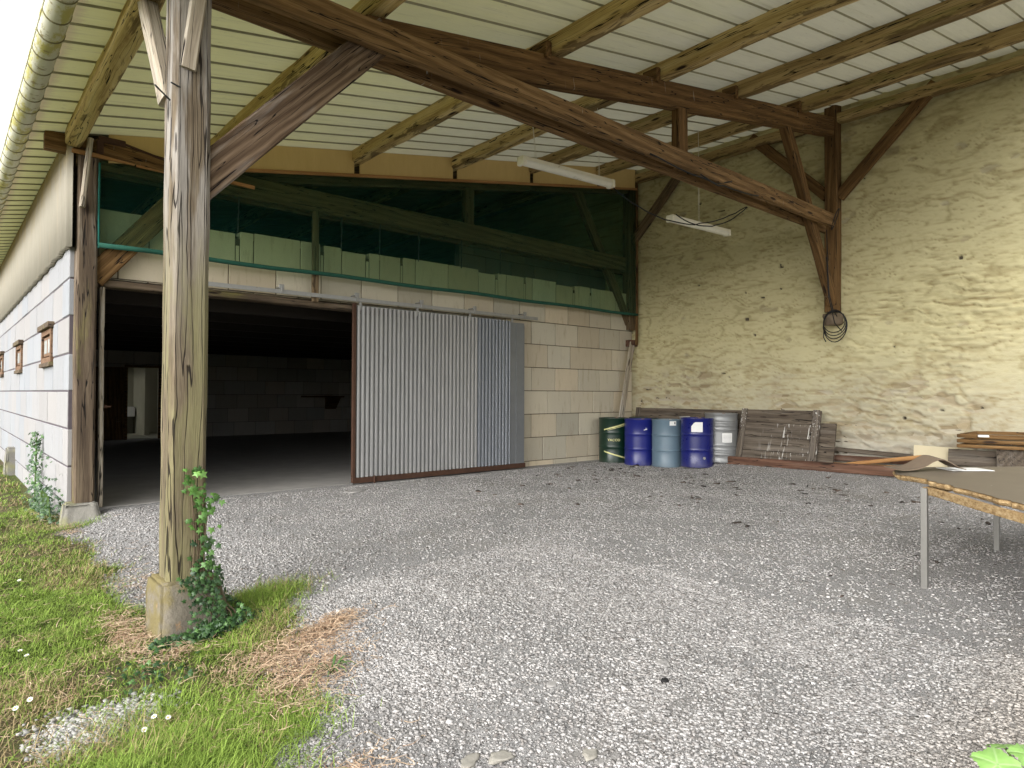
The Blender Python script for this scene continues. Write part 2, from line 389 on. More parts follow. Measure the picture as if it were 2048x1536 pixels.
# ------------------------------------------------------------------ grass, straw
M_VEG = G('grass_blades', .7, .25); _c = M_VEG.attr('col'); M_VEG.out(_c)
M_VEG.set(M_VEG.b.inputs['Subsurface Weight'], .0); M_VEG = M_VEG.m
def blades(name, P, Ln, W, lean, col, label, cat, curl=.5, seg=3, zoff=0):
    n = len(P); a = RNG.uniform(0, 2*PI, n); d = np.stack([np.cos(a), np.sin(a)], 1)
    z0 = gnd(P[:, 0], P[:, 1])+zoff
    rings = []
    for i in range(seg+1):
        t = i/seg; hor = lean*Ln*(t+curl*t*t); ver = Ln*t*np.sqrt(np.clip(1-(lean*.8*t)**2, .05, 1))
        ctr = np.stack([P[:, 0]+d[:, 0]*hor, P[:, 1]+d[:, 1]*hor, z0+ver], 1)
        w = W*(1-.85*t)
        side = np.stack([-d[:, 1]*w, d[:, 0]*w, np.zeros(n)], 1)
        rings += [ctr-side, ctr+side]
    V = np.stack(rings, 1); k = 2*(seg+1)
    q = np.array([(2*i, 2*i+1, 2*i+3, 2*i+2) for i in range(seg)])
    F = (q[None]+k*np.arange(n)[:, None, None]).reshape(-1, 4)
    tcol = np.repeat(col[:, None], k, 1)*np.linspace(.75, 1.15, k)[None, :, None]
    o = npmesh(name, V.reshape(-1, 3), F, M_VEG, col=tcol.reshape(-1, 3))
    tag(o, label, cat, kind='stuff')
def grass_cols(n, x, y):
    t = RNG.random(n)[:, None]; dry = sst(fbm(x*2.4+3, y*2.4, 3, 77)+RNG.normal(0, .08, n)-.16*(1-sst(y, 3.0, 3.7))*(1-sst(x, .9, 1.2)), .47, .60)[:, None]
    gcol = np.array([.10, .17, .022])*(1-t)+np.array([.30, .42, .075])*t
    fr = np.exp(-(((x-1.72)/.3)**2+((y-4.72)/.3)**2))[:, None]; dry = dry*(1-fr); dcol = np.array([.26, .20, .09])*(1-t)+np.array([.48, .37, .21])*t
    k = (RNG.random(n)[:, None] < dry*.58)
    return np.where(k, dcol, gcol)
def keep_grass(x, y):
    den = lawn(x, y)*(.25+.75*sst(fbm(x*3.1, y*3.1, 3, 33), .36, .56))
    den *= 1-.97*np.exp(-(((x-.60)/.24)**2+((y-3.58)/.19)**2))
    den *= 1-.85*np.exp(-(((x-1.62)/.42)**2+((y-3.45)/.42)**2))
    return RNG.random(len(x)) < den
def build_grass():
    xs, ys, Ls, Ws = [], [], [], []
    for n, x0, x1, y0, y1, l0, l1, w in ((95000, -.6, 2.1, 2.1, 6.2, .025, .075, .0022), (45000, -1.5, 1.4, 6.0, 11, .03, .075, .0032), (34000, -3.0, 1.1, 11, 22, .04, .09, .006), (14000, -5, -.4, 0, 8, .03, .08, .0035)):
        x = RNG.uniform(x0, x1, n); y = RNG.uniform(y0, y1, n); k = keep_grass(x, y); x, y = x[k], y[k]
        k = ~((x > 1.0) & (x < 1.5) & (y > 4.35) & (y < 4.9)) & ~((x > 1.02) & (y > 8.6)); x, y = x[k], y[k]
        xs.append(x); ys.append(y); Ls.append(RNG.uniform(l0, l1, len(x))*(.15+1.1*fbm(x*3, y*3, 3, 91))); Ws.append(np.full(len(x), w))
    # lush tuft on the right of the plinth and along the bottom of the picture
    for cx, cy, sx, sy, n, l in ((1.72, 4.72, .17, .12, 4200, .085), (.85, 3.15, .2, .25, 5200, .085), (.55, 2.9, .3, .3, 4000, .08), (1.28, 3.0, .1, .1, 500, .07), (.35, 4.1, .16, .14, 1300, .06), (1.15, 8.45, .14, .06, 350, .07), (.75, 6.4, .25, .4, 1500, .05)):
        x = RNG.normal(cx, sx, n); y = RNG.normal(cy, sy, n)
        xs.append(x); ys.append(y); Ls.append(RNG.uniform(.5, 1.15, n)*l); Ws.append(np.full(n, .0022))
    x = np.concatenate(xs); y = np.concatenate(ys); L = np.concatenate(Ls); W = np.concatenate(Ws)
    blades('grass', np.stack([x, y], 1), L, W, RNG.uniform(.2, 1.6, len(x)), grass_cols(len(x), x, y), 'short patchy green grass growing beside the gravel', 'grass')
    # dry straw
    xs, ys = [], []
    for cx, cy, sx, sy, n in ((1.55, 3.75, .2, .11, 1300), (1.85, 3.85, .10, .05, 700), (1.5, 3.4, .15, .13, 1000), (1.28, 3.2, .14, .13, 600), (.92, 4.95, .07, .2, 650), (.9, 4.55, .06, .15, 550), (1.05, 4.2, .12, .06, 260), (1.2, 2.45, .15, .06, 260), (1.05, 8.35, .07, .15, 200), (.9, 9.6, .1, .3, 200), (1.2, 5.9, .15, .25, 160), (.2, 6.5, .6, 1.8, 900), (.3, 4.2, .5, .6, 500)):
        xs.append(RNG.normal(cx, sx, n)); ys.append(RNG.normal(cy, sy, n))
    x = np.concatenate(xs); y = np.concatenate(ys); n = len(x); t = RNG.random(n)[:, None]
    col = np.array([.27, .165, .10])*(1-t)+np.array([.60, .46, .32])*t
    seg = 6; V = []; ang = RNG.uniform(0, 2*PI, n); L = RNG.uniform(.04, .13, n); z = gnd(x, y)+RNG.uniform(.002, .04, n)
    kx, ky = x.copy(), y.copy(); rings = []; dz = RNG.normal(0, .25, n); cur = RNG.normal(0, .5, n)
    for i in range(seg+1):
        side = np.stack([-np.sin(ang), np.cos(ang), np.zeros(n)], 1)*.0019*(1-.5*i/seg)
        c = np.stack([kx, ky, z], 1); rings += [c-side, c+side+np.array([0, 0, .001])]
        kx = kx+np.cos(ang)*L/seg; ky = ky+np.sin(ang)*L/seg; z = np.maximum(z+dz*L/seg*(1-1.6*i/seg)*1.6, gnd(kx, ky)+.003); ang = ang+cur+RNG.normal(0, .3, n)
    V = np.stack(rings, 1); k = 2*(seg+1); q = np.array([(2*i, 2*i+1, 2*i+3, 2*i+2) for i in range(seg)])
    F = (q[None]+k*np.arange(n)[:, None, None]).reshape(-1, 4)
    o = npmesh('dry_grass', V.reshape(-1, 3), F, M_VEG, col=np.repeat(col, k, 0))
    tag(o, 'withered tan straw lying around the concrete plinth', 'straw', kind='stuff')
build_grass()

# debris: dark crumbs and wood chips towards the back of the shed
def build_debris():
    n = 900; r = RNG.random
    x = RNG.uniform(3.5, 10.9, n); y = RNG.uniform(1.6, 8.4, n)
    k = r(n) < sst(x+.0*y, 3.8, 9.8)*(.15+.85*sst(fbm(x, y, 2, 3), .4, .6)); x, y = x[k], y[k]; n = len(x)
    s = .012+.035*r(n)**2
    base = np.array([(-1,-1,-1),(1,-1,-1),(1,1,-1),(-1,1,-1),(-1,-1,1),(1,-1,1),(1,1,1),(-1,1,1)], float)*.6
    V = base[None]+RNG.uniform(-.4, .4, (n, 8, 3)); V *= np.stack([RNG.uniform(.8, 2.4, n), RNG.uniform(.4, .9, n), RNG.uniform(.2, .5, n)], 1)[:, None]
    a = RNG.uniform(0, PI, n); ca, sa = np.cos(a), np.sin(a)
    V = np.stack([V[..., 0]*ca[:, None]-V[..., 1]*sa[:, None], V[..., 0]*sa[:, None]+V[..., 1]*ca[:, None], V[..., 2]], -1)*s[:, None, None]
    V += np.stack([x, y, gnd(x, y)+s*.2], 1)[:, None]
    q = np.array([(0,3,2,1),(4,5,6,7),(0,1,5,4),(1,2,6,5),(2,3,7,6),(3,0,4,7)]); F = (q[None]+8*np.arange(n)[:, None, None]).reshape(-1, 4)
    t = RNG.random(n)[:, None]; c = np.array([.02, .017, .015])*(1-t)+np.array([.10, .075, .06])*t
    o = npmesh('wood_debris', V.reshape(-1, 3), F, M_VEG, col=np.repeat(c, 8, 0))
    tag(o, 'dark crumbs and wood chips strewn over the gravel near the back wall', 'debris', kind='stuff')
build_debris()
def rock(name, x, y, sx, sy, sz, mat, label, cat, group=None, rot=0., seed=0, z=None, sink=.02):
    bm = bmesh.new(); bmesh.ops.create_icosphere(bm, subdivisions=3, radius=1)
    for v in bm.verts:
        k = 1+.45*mnoise.noise(v.co*1.3+Vector((seed, 1, 2)))+.25*mnoise.noise(v.co*3.3+Vector((seed, 5, 2)))
        v.co = Vector((v.co.x*sx*k, v.co.y*sy*k, max(-.6, min(.55, v.co.z*k))*sz))
    o = bm_obj(name, bm, mat, smooth=True); o.location = (x, y, (g1(x, y) if z is None else z)+sz*sink); o.rotation_euler.z = rot
    return tag(o, label, cat, group)
M_SLATE = simple('pale_flat_stone', (.25, .235, .20), .95, .35, 30, .8, c2=(.38, .36, .315))
M_SLATE2 = simple('grey_flat_stone', (.27, .26, .25), .95, .3, 30, .8)
M_COAL = simple('black_lump', (.012, .012, .012), .8, .3, 30, .6)
GR = 'flat stones set in the gravel'
rock('flat_stone', 1.64, 2.13, .055, .03, .016, M_SLATE, 'cream flat stone in the foreground gravel, left of a similar cream stone', 'stone', GR, .5, 1)
rock('flat_stone', 1.74, 2.05, .055, .035, .016, M_SLATE, 'cream flat stone in the foreground gravel, right of a similar cream stone', 'stone', GR, -.4, 2)
rock('flat_stone', 1.53, 2.06, .07, .025, .014, M_SLATE2, 'long grey flat stone nearest the bottom of the picture', 'stone', GR, .9, 3)
rock('flat_stone', 2.24, 2.25, .05, .028, .014, M_SLATE2, 'grey flat stone in the middle of the foreground gravel', 'stone', GR, .1, 4)
rock('flat_stone', 1.98, 1.78, .045, .03, .014, M_SLATE, 'cream flat stone lying below the black lump', 'stone', GR, .3, 6)
rock('flat_stone', 2.75, 2.0, .055, .04, .012, M_SLATE2, 'grey flat stone behind the black lump', 'stone', GR, 1.2, 8)
rock('flat_stone', 4.35, 8.25, .16, .10, .02, M_SLATE2, 'large pale slab set in the ground by the sliding door corner', 'stone', GR, .1, 9)
rock('black_lump', 2.59, 1.87, .022, .018, .016, M_COAL, 'black lump like a piece of coal on the gravel', 'lump', None, .2, 12, None, .5)

# daisies
M_PETAL = simple('white_petals', (.75, .75, .73), .8, .05, 30, 0); M_YEL = simple('yellow_flower_centre', (.6, .42, .05), .8, .1, 30, 0); M_STEM = simple('green_stem', (.08, .14, .03), .7, .2, 30, 0)
def daisy(x, y, i, h, lab):
    z = g1(x, y); t = empty('daisy', (x, y, z), lab, 'daisy', 'daisies in the lawn')
    tilt = Vector((random.uniform(-.5, .3), random.uniform(-.8, -.1), 1)).normalized()
    m = MB(); m.tube([(0, 0, 0), (0, 0, h*.6), tuple(Vector((0, 0, h)))], .0015, 5); m.build('stem', M_STEM, t)
    q = tilt.to_track_quat('Z', 'Y'); V = []; F = []
    for k in range(11):
        a = 2*PI*k/11; n = len(V)
        for (r, s_, zz) in ((.003, 0, 0), (.009, .0028, .001), (.0145, 0, .0025), (.009, -.0028, .001)):
            p = q @ Vector((r*math.cos(a)-s_*math.sin(a), r*math.sin(a)+s_*math.cos(a), zz)); V.append((p.x, p.y, p.z+h))
        F.append((n, n+1, n+2, n+3))
    pydata('petals', V, F, M_PETAL, t)
    m = MB(); m.lathe([(.0005, .0035), (.003, .003), (.0042, .001), (.0042, 0)], 8, (0, 0, h)); m.build('flower_centre', M_YEL, t)
for i, (x, y, lab) in enumerate([(.78, 3.42, 'upper of two white daisies in the green clump by the stony patch'), (.83, 3.38, 'lower right of the two white daisies at the top of the green clump'), (.72, 3.33, 'white daisy at the right edge of the stony patch'),
        (.36, 3.98, 'white daisy above a clover clump left of the stony patch'), (.22, 4.02, 'white daisy at the far left edge of the lawn, below the others'), (.38, 4.75, 'white daisy left of the concrete plinth'), (.40, 4.62, 'white daisy just below another one left of the plinth'), (.16, 4.75, 'white daisy on the left margin level with the plinth'),
        (.30, 3.93, 'white daisy between two others in the left lawn'), (.5, 6.4, 'lone white daisy in the far lawn towards the white wall')]):
    daisy(x, y, i, random.uniform(.04, .06), lab)

# ------------------------------------------------------------------ block walls
def block_mesh(name, u0, u1, rows, fac, mat, skip=None, bw=.64, depth=.16, gap=.011, parent=None, offset=None, tone=.18, cuts=None, mortar=None):
    """running-bond wall of real blocks. fac(u, d, z) -> world point; d grows into the wall"""
    V = []; F = []; Cc = []
    for r in range(len(rows)-1):
        z0, z1 = rows[r], rows[r+1]
        off = (r % 2)*bw*.5 + random.uniform(-.06, .06) if offset is None else offset[r % len(offset)]
        u = u0-off
        while u < u1:
            ww = bw+random.uniform(-.02, .02) if r % 1 == 0 else bw
            a, b = max(u, u0), min(u+ww, u1); u += ww
            if b-a < .05: continue
            segs = [(a, b, z0, z1)]
            if skip:
                segs = skip(a, b, z0, z1)
            t = 1+random.uniform(-tone, tone*.5); tint = random.uniform(-.04, .04)
            for (a_, b_, c_, d_) in segs:
                if b_-a_ < .02 or d_-c_ < .02: continue
                bm = bmesh.new(); bmesh.ops.create_cube(bm, size=1); dd = random.uniform(-.004, .004)
                for v in bm.verts:
                    v.co = Vector((a_+gap*.5+(v.co.x+.5)*(b_-a_-gap), dd+(v.co.y+.5)*depth, c_+gap*.5+(v.co.z+.5)*(d_-c_-gap)))
                bmesh.ops.bevel(bm, geom=list(bm.edges), offset=.006, segments=1, affect='EDGES')
                bm.verts.index_update(); n = len(V)
                for v in bm.verts: V.append(fac(*v.co)); Cc.append((t+tint, t, t-tint))
                for p in bm.faces: F.append(tuple(q.index+n for q in p.verts))
                bm.free()
    o = pydata(name, V, F, mat, parent)
    a = o.data.color_attributes.new('col', 'FLOAT_COLOR', 'POINT')
    a.data.foreach_set('color', np.array([(*c, 1) for c in Cc], np.float32).ravel())
    return o
M_MORTAR = simple('dark_mortar', (.085, .068, .048), .95, .25, 20, .4)
M_MORTARW = simple('grey_violet_mortar', (.10, .085, .095), .95, .2, 20, .3)
YP = 8.99
ROWS = [-.30, .10, .535, .97, 1.405, 1.84, 2.275, 2.70, 3.07, 3.51]
def cut_door(a, b, z0, z1):
    # doorway X 1.40..8.0 (partly behind the sliding leaf), up to 2.66
    if z0 < 2.60:
        out = []
        if z1 > 2.68 and z0 < 2.68:
            out.append((a, b, 2.68, z1))
        if a < 7.55:
            if b > 7.55: out.append((7.55, b, z0, min(z1, 2.68)))
            return out
        return [(a, b, z0, z1)]
    if z1 > 3.5 and a > 1.5:      # ragged notches in the top course
        r = random.random()
        if r < .75:
            c = a+(b-a)*random.uniform(.45, .75); w = random.uniform(.04, .07); h = random.uniform(.12, .2)
            return [(a, c, z0, z1-random.uniform(0, .05)), (c, c+w, z0, z1-h), (c+w, b, z0, z1-random.uniform(0, .03))]
    return [(a, b, z0, z1)]
random.seed(11)
bw = empty('block_wall', (6.3, YP, 0), 'cream concrete block wall behind the sliding door, with a ragged top course', 'wall')
w = block_mesh('blocks', 1.40, 11.28, ROWS, lambda u, d, z: (u, YP+d, z), M_BLOCK, cut_door, parent=None, offset=[.10, .42]); at(w, bw)
m = MB(); m.box((7.58, YP+.012, -.3), (11.27, YP+.15, 2.66)); m.box((1.42, YP+.012, 2.70), (11.27, YP+.15, 3.40)); at(m.build('mortar', M_MORTAR), bw)
# set-back darker courses on the right of the loft
w = block_mesh('set_back_blocks', 7.2, 11.28, [3.08, 3.51, 3.94, 4.2], lambda u, d, z: (u, YP+.75+d, z), M_BLOCKG, None, offset=[.3, .0]); at(w, bw); w['label'] = 'greyer set-back courses under the beam'
m = MB(); m.box((7.22, YP+.77, 3.08), (11.27, YP+.87, 4.18)); at(m.build('mortar', M_MORTAR), bw)
# lintel over the doorway
random.seed(5)
beam('door_lintel', (1.37, YP+.02, 2.618), (4.9, YP+.02, 2.612), .2, .085, WD['cpost'], bw, wob=.008)['label'] = 'weathered timber lintel'
m = MB(); m.box((4.7, YP-.012, 2.575), (7.6, YP+.15, 2.675), .006); at(m.build('door_lintel', M_GALV), bw)

# ---- facade on the left
XF = 1.12
fw = empty('facade_wall', (XF, 9.0, 0), 'whitewashed block wall with small windows along the lawn', 'wall')
WINS = [(10.3, 11.3), (14.3, 15.3), (18.6, 19.5)]
WZ = (1.74, 2.18)
def cut_openings(a, b, z0, z1):
    for (p, q) in WINS+[(22.0, 23.6)]:  # last opening is unseen, added to light the back room
        if b > p and a < q and z1 > WZ[0] and z0 < WZ[1]:
            out = []
            if a < p: out.append((a, p, z0, z1))
            if b > q: out.append((q, b, z0, z1))
            a2, b2 = max(a, p), min(b, q)
            if z0 < WZ[0]: out.append((a2, b2, z0, WZ[0]))
            if z1 > WZ[1]: out.append((a2, b2, WZ[1], z1))
            return out
    return [(a, b, z0, z1)]
w = block_mesh('blocks', 8.95, 26, [-.5, -.36, .07, .50, .93, 1.36, 1.79, 2.22, 2.65, 3.02], lambda u, d, z: (XF+d, u, z), M_FACADE, cut_openings, bw=.92, depth=.18, gap=.02, tone=.05); at(w, fw)
m = MB()
for (a, b) in [(8.97, 10.3), (11.3, 14.3), (15.3, 18.6), (19.5, 22.0), (23.6, 26)]: m.box((XF+.008, a, -.5), (XF+.15, b, 3.0))
for (p, q) in WINS+[(22.0, 23.6)]: m.box((XF+.008, p, -.5), (XF+.15, q, WZ[0]-.002)); m.box((XF+.008, p, WZ[1]+.002), (XF+.15, q, 3.0))
at(m.build('mortar', M_MORTARW), fw)
for (p, q) in WINS:
    m = MB(); x0, x1 = XF-.03, XF+.06; t = .07
    m.box((x0, p, WZ[0]), (x1, p+t, WZ[1]), .006); m.box((x0, q-t, WZ[0]), (x1, q, WZ[1]), .006)
    m.box((x0+.003, p+t, WZ[0]), (x1, q-t, WZ[0]+t), .006); m.box((x0+.003, p+t, WZ[1]-t), (x1, q-t, WZ[1]), .006)
    wi = m.build('window', M_WINWOOD); at(wi, fw)
    wl = Vector(fw.location)+Vector(wi.location)
    m = MB(); m.box((XF-.005, p+t+.03, WZ[0]+t+.02), (XF+.045, (p+q)/2, WZ[1]-t-.02), .004); m.box((XF-.005, (p+q)/2+.004, WZ[0]+t+.02), (XF+.045, q-t-.03, WZ[1]-t-.02), .004); s = m.build('sash', M_WINWOOD, wi)
    m = MB(); m.box((XF-.009, p+t+.09, WZ[0]+t+.06), (XF-.002, (p+q)/2-.06, WZ[1]-t-.06)); m.box((XF-.009, (p+q)/2+.064, WZ[0]+t+.06), (XF-.002, q-t-.09, WZ[1]-t-.06)); m.build('pane', M_GLASS, wi)
    m = MB(); m.box((XF-.07, p-.08, WZ[1]+.003), (XF+.03, q+.08, WZ[1]+.075), .006); m.build('window_lintel', WD['cpost'], wi)
    m = MB(); m.box((XF-.05, p-.03, WZ[0]-.06), (XF+.03, q+.03, WZ[0]-.003), .006); m.build('sill', WD['cpost'], wi)
# corrugated cladding above the blocks
def corr(name, mat, pts_fn, n_per, pitch, amp, length, height, thick=.006, k=8):
    pass
def corrugated(u0, u1, pitch, amp, z0f, z1f, fn, thick=.005, k=8, prof=None):
    """vertical corrugated sheet; fn(u, d, z) -> point"""
    n = int((u1-u0)/pitch*k)+1; V = []; F = []
    for i in range(n):
        u = u0+(u1-u0)*i/(n-1); ph = ((u-u0)/pitch) % 1.
        d = amp*math.cos(2*PI*ph) if prof is None else prof(ph)*amp
        z0, z1 = z0f(u), z1f(u)
        for (dd, z) in ((d, z0), (d, z1), (d+thick, z1), (d+thick, z0)): V.append(fn(u, dd, z))
    for i in range(n-1):
        a, b = 4*i, 4*i+4
        for j in range(4): F.append((a+j, b+j, b+(j+1) % 4, a+(j+1) % 4))
    F.append((0, 1, 2, 3)); F.append((4*n-1, 4*n-2, 4*n-3, 4*n-4))
    return V, F
g = G('stained_fibre_cement', .9, .15); o_ = g.co(); n_ = g.noise(g.map(o_, (4, 4, .8)), 2.2, 6, .65); z_ = g.sep(o_)[2]
c_ = g.mix(n_, (.24, .22, .175), (.34, .315, .26)); am_ = g.smooth(g.math('ADD', z_, g.math('MULTIPLY', g.noise(g.map(o_, (6, 6, 1)), 2, 4), .9)), 4.25, 4.9)
c_ = g.mix(am_, c_, (.30, .22, .07)); st_ = g.smooth(g.noise(g.map(o_, (3, 3, .35)), 2.5, 4), .55, .72); c_ = g.mix(g.math('MULTIPLY', st_, .5), c_, (.34, .29, .21))
M_FIBRE = g.out(c_, nrm=g.bump(n_, .2, .005))
V, F = corrugated(8.78, 26, .115, .03, lambda u: 2.985+.012*math.sin(u*9), lambda u: 4.235, lambda u, d, z: (XF-.035+d, u, z), k=8)
at(pydata('cladding', V, F, M_FIBRE, smooth=True), fw)

# ---- rubble stone wall on the right
XW = 11.30
def build_stone_wall():
    ys = np.concatenate([np.arange(.6, 9.4, .024), np.arange(9.4, 21.6, .4)]); zs = np.concatenate([np.arange(-.12, 6.5, .024)])
    Y, Z = np.meshgrid(ys, zs, indexing='ij')
    wx = (fbm(Y*.9, Z*1.2, 3, 61)-.5)*1.1; wz = (fbm(Y*1.3+4, Z*1.6, 3, 62)-.5)*.42
    # lens-like lumps lying in courses, sharp creases between them
    a = fbm((Y+wx)*2.0, (Z+wz)*10., 3, 63, .45)
    b = fbm((Y-wx)*3.6+7, (Z-wz*.7)*20., 3, 64, .5)
    cr = np.abs(a-.5)*2; cr2 = np.abs(b-.5)*2
    ph = (Z+wz*.8)*9.5+2.6*fbm((Y+wx*.4)*1.5, Z*2.2, 3, 73); fr = ph-np.floor(ph); edge = sst(fr, .0, .16)
    act = sst(fbm(Y*1.9+5, Z*4.5, 3, 74), .40, .60)
    h = .016*np.minimum(1, cr*4.5)+.010*np.minimum(1, cr2*3.2)+.026*act*edge*(1-fr)+.02*fbm(Y*9, Z*16, 3, 65)+.05*(fbm(Y*.6, Z*.8, 2, 66)-.5)
    # quieter plaster in places, rougher in others
    q = .45+.75*sst(fbm(Y*.55, Z*.7, 2, 67), .35, .65); h = h*q
    low = sst(1.95+.5*(fbm(Y*.8, Z*.3, 2, 68)-.5)-Z, 0, .5)
    st = fbm((Y+wx*.3)*4.2+3, (Z+wz*.3)*13., 2, 69); expo = low*sst(st, .57, .61)*sst(fbm(Y*.9+2, Z*1.3, 2, 70), .38, .50)
    spots = sst(fbm(Y*3.1+11, Z*5.2, 2, 71), .82, .84)*(1-low)
    expo = np.maximum(expo, spots*.55); h = h-.022*expo
    hole = sst(fbm(Y*6+5, Z*8+3, 2, 72), .91, .92); h = h-.05*hole
    X = XW-h+.02
    dirt_shade = sst(1-cr*4.5, .3, 1)*.55+sst(1-cr2*3, .5, 1)*.3+act*(1-sst(fr, .0, .10))*.8      # crease shade put into the colour along the courses
    col = np.stack([expo.ravel(), np.clip(dirt_shade, 0, 1).ravel(), hole.ravel()], 1)
    X = X-.012*sst(Z, -.1, .4)*0; ny, nz = Y.shape; idx = np.arange(ny*nz).reshape(ny, nz)
    F = np.stack([idx[:-1, :-1], idx[:-1, 1:], idx[1:, 1:], idx[1:, :-1]], -1).reshape(-1, 4)
    V = np.stack([X.ravel(), Y.ravel(), Z.ravel()], 1)
    g = G('limewashed_rubble', .93, .12); o = g.co(); a_ = g.sep(g.attr('col')); z = g.sep(o)[2]
    n1 = g.noise(o, .8, 5, .6); n2 = g.noise(g.map(o, (1, 1.5, 6)), 3, 6, .65); n3 = g.noise(o, 40, 4, .7)
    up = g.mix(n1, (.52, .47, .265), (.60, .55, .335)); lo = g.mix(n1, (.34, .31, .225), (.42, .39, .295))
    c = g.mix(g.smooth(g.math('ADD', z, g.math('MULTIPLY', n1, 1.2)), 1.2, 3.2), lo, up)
    c = g.mix(g.math('MULTIPLY', g.smooth(n2, .5, .72), .28), c, (.36, .29, .135))
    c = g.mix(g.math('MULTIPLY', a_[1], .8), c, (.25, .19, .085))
    stc = g.ramp(g.vor(g.map(o, (1, 3, 8)), 1.5, out='Color'), [(.2, (.25, .20, .12)), (.5, (.34, .28, .175)), (.8, (.40, .36, .27))])
    c = g.mix(a_[0], c, stc); c = g.mix(a_[2], c, (.05, .04, .03))
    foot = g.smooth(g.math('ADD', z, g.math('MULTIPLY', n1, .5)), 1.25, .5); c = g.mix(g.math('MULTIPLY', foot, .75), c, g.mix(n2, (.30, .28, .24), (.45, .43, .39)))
    hb = g.math('ADD', g.math('MULTIPLY', n2, .8), g.math('MULTIPLY', n3, .35))
    g.out(c, nrm=g.bump(hb, .55, .02))
    t = empty('stone_wall', (XW, 4, 0), 'yellow cream limewashed rubble stone wall along the right side', 'wall')
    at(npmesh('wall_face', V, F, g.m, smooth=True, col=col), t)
    m = MB(); m.box((XW+.03, .58, -.4), (XW+.55, 26, 6.25)); at(m.build('wall_core', M_MORTAR), t)
build_stone_wall()

# ------------------------------------------------------------------ roof
def rz(x): return 4.07+.185*x
g = G('roof_underside', .75, .25); o_ = g.co(); x_ = g.sep(o_)[0]
n_ = g.noise(g.map(o_, (.5, 2.2, 1)), 1.6, 5, .6); f_ = g.noise(g.map(o_, (1.2, 9, 1)), 3, 5, .65)
c_ = g.mix(f_, (.56, .555, .47), (.68, .67, .56))
al_ = g.math('MULTIPLY', g.smooth(g.math('ADD', x_, g.math('MULTIPLY', g.math('SUBTRACT', n_, .5), 3.2)), 7.5, 1.6), .85)
c_ = g.mix(al_, c_, g.mix(f_, (.72, .71, .30), (.82, .80, .42)))
sp_ = g.smooth(g.noise(g.map(o_, (6, 22, 1)), 1.5, 5, .75), .60, .72); c_ = g.mix(g.math('MULTIPLY', sp_, .5), c_, (.30, .27, .17))
st_ = g.smooth(g.noise(g.map(o_, (.35, 7, 1)), 2.2, 5, .7), .52, .72); c_ = g.mix(g.math('MULTIPLY', st_, .35), c_, (.36, .34, .22))
pk_ = g.smooth(g.math('ADD', x_, g.math('MULTIPLY', f_, .12)), .90, .80); c_ = g.mix(g.math('MULTIPLY', pk_, .6), c_, (.52, .36, .30))  # pink reflection of the red edge put into the underside colour
M_ROOF = g.out(c_, nrm=g.bump(f_, .12, .004))
# translucency added to the steel sheet so daylight fills under the roof
tl_ = g.n('ShaderNodeBsdfTranslucent', {'Color': g.mix(.35, c_, (.80, .80, .52))}).outputs[0]
mx_ = g.n('ShaderNodeMixShader', {0: .06, 1: g.b.outputs[0], 2: tl_}).outputs[0]
g.nt.links.new(mx_, g.nt.nodes['Material Output'].inputs['Surface'])
M_TERRA = simple('terracotta_roof_paint', (.30, .12, .08), .6, .25, 6, .1)
def build_roof():
    prof = [(0, 0), (.255, 0), (.335, .018), (.340, .018)]; P = .35; V = []; F = []; n = 0
    y = .5; ys = []
    while y < 26:
        for (a, h) in prof: ys.append((y+a, h))
        y += P
    ys.append((y, 0))
    X0, X1 = .71, 11.75; xs = [X0, 1.22, 2.4, 4.5, 6.6, 8.7, X1]
    k = len(xs)
    for (yy, h) in ys:
        for x in xs: V.append((x, yy, rz(x)+h+.003*math.sin(x*3+yy*1.7)))
    m = len(ys)
    for i in range(m-1):
        for j in range(k-1):
            F.append((i*k+j, (i+1)*k+j, (i+1)*k+j+1, i*k+j+1))
    t = empty('roof', (6, 8, rz(6)), 'ribbed lean-to roof sheeting with a pale cream underside turning yellow green near the eave', 'roof')
    rs = pydata('roof_sheet', V, F, M_ROOF); at(rs, t)
    rs.data.materials.append(simple('shaded_seam', (.30, .29, .20), .9, .3, 6, .1))  # rib shade put into a darker seam colour
    rs.data.materials.append(simple('added_opaque_loft_sheet', (.20, .19, .14), .85, .2, 5, .1))  # darker opaque sheet added over the loft to keep it dark
    for q in rs.data.polygons:
        if ys[q.index//(k-1)][0] > 8.85 and q.index % (k-1) > 0: q.material_index = 2; continue
        if (q.index//(k-1)) % 4 == 3: q.material_index = 1
    V3 = []; F3 = []
    for i in range(m):
        a = V[i*k]; V3 += [(a[0]-.002, a[1], a[2]-.001), (a[0]-.002, a[1], a[2]+.012)]
    for i in range(m-1): F3.append((2*i, 2*i+1, 2*i+3, 2*i+2))
    at(pydata('drip_edge', V3, F3, M_TERRA), t)
build_roof()

# gutter
g = G('mossy_zinc_gutter', .5, .4); o_ = g.co(); n_ = g.noise(g.map(o_, (5, 1.5, 5)), 1.6, 6, .7); n2_ = g.noise(g.map(o_, (3, 5, 12)), 2, 5, .7)
c_ = g.mix(n_, (.56, .55, .42), (.68, .67, .56)); c_ = g.mix(g.smooth(n_, .47, .6), c_, (.46, .42, .13)); c_ = g.mix(g.math('MULTIPLY', g.smooth(n2_, .58, .66), .8), c_, (.22, .17, .05))
M_GUT = g.out(c_, nrm=g.bump(n2_, .15, .004))
gt = empty('gutter', (.64, 8, 4.17), 'half round zinc gutter stained yellow with moss along the eave', 'gutter')
def gutter_arc(r, y, th=.0): return [(.64+r*math.cos(a), y, 4.185+r*math.sin(a)) for a in [PI+PI*i/12 for i in range(13)]]
V = []; F = []; GY = [.45, 2, 5, 8, 12, 17, 26]
for y in GY: V += gutter_arc(.09, y)+gutter_arc(.086, y)[::-1]
k = 26
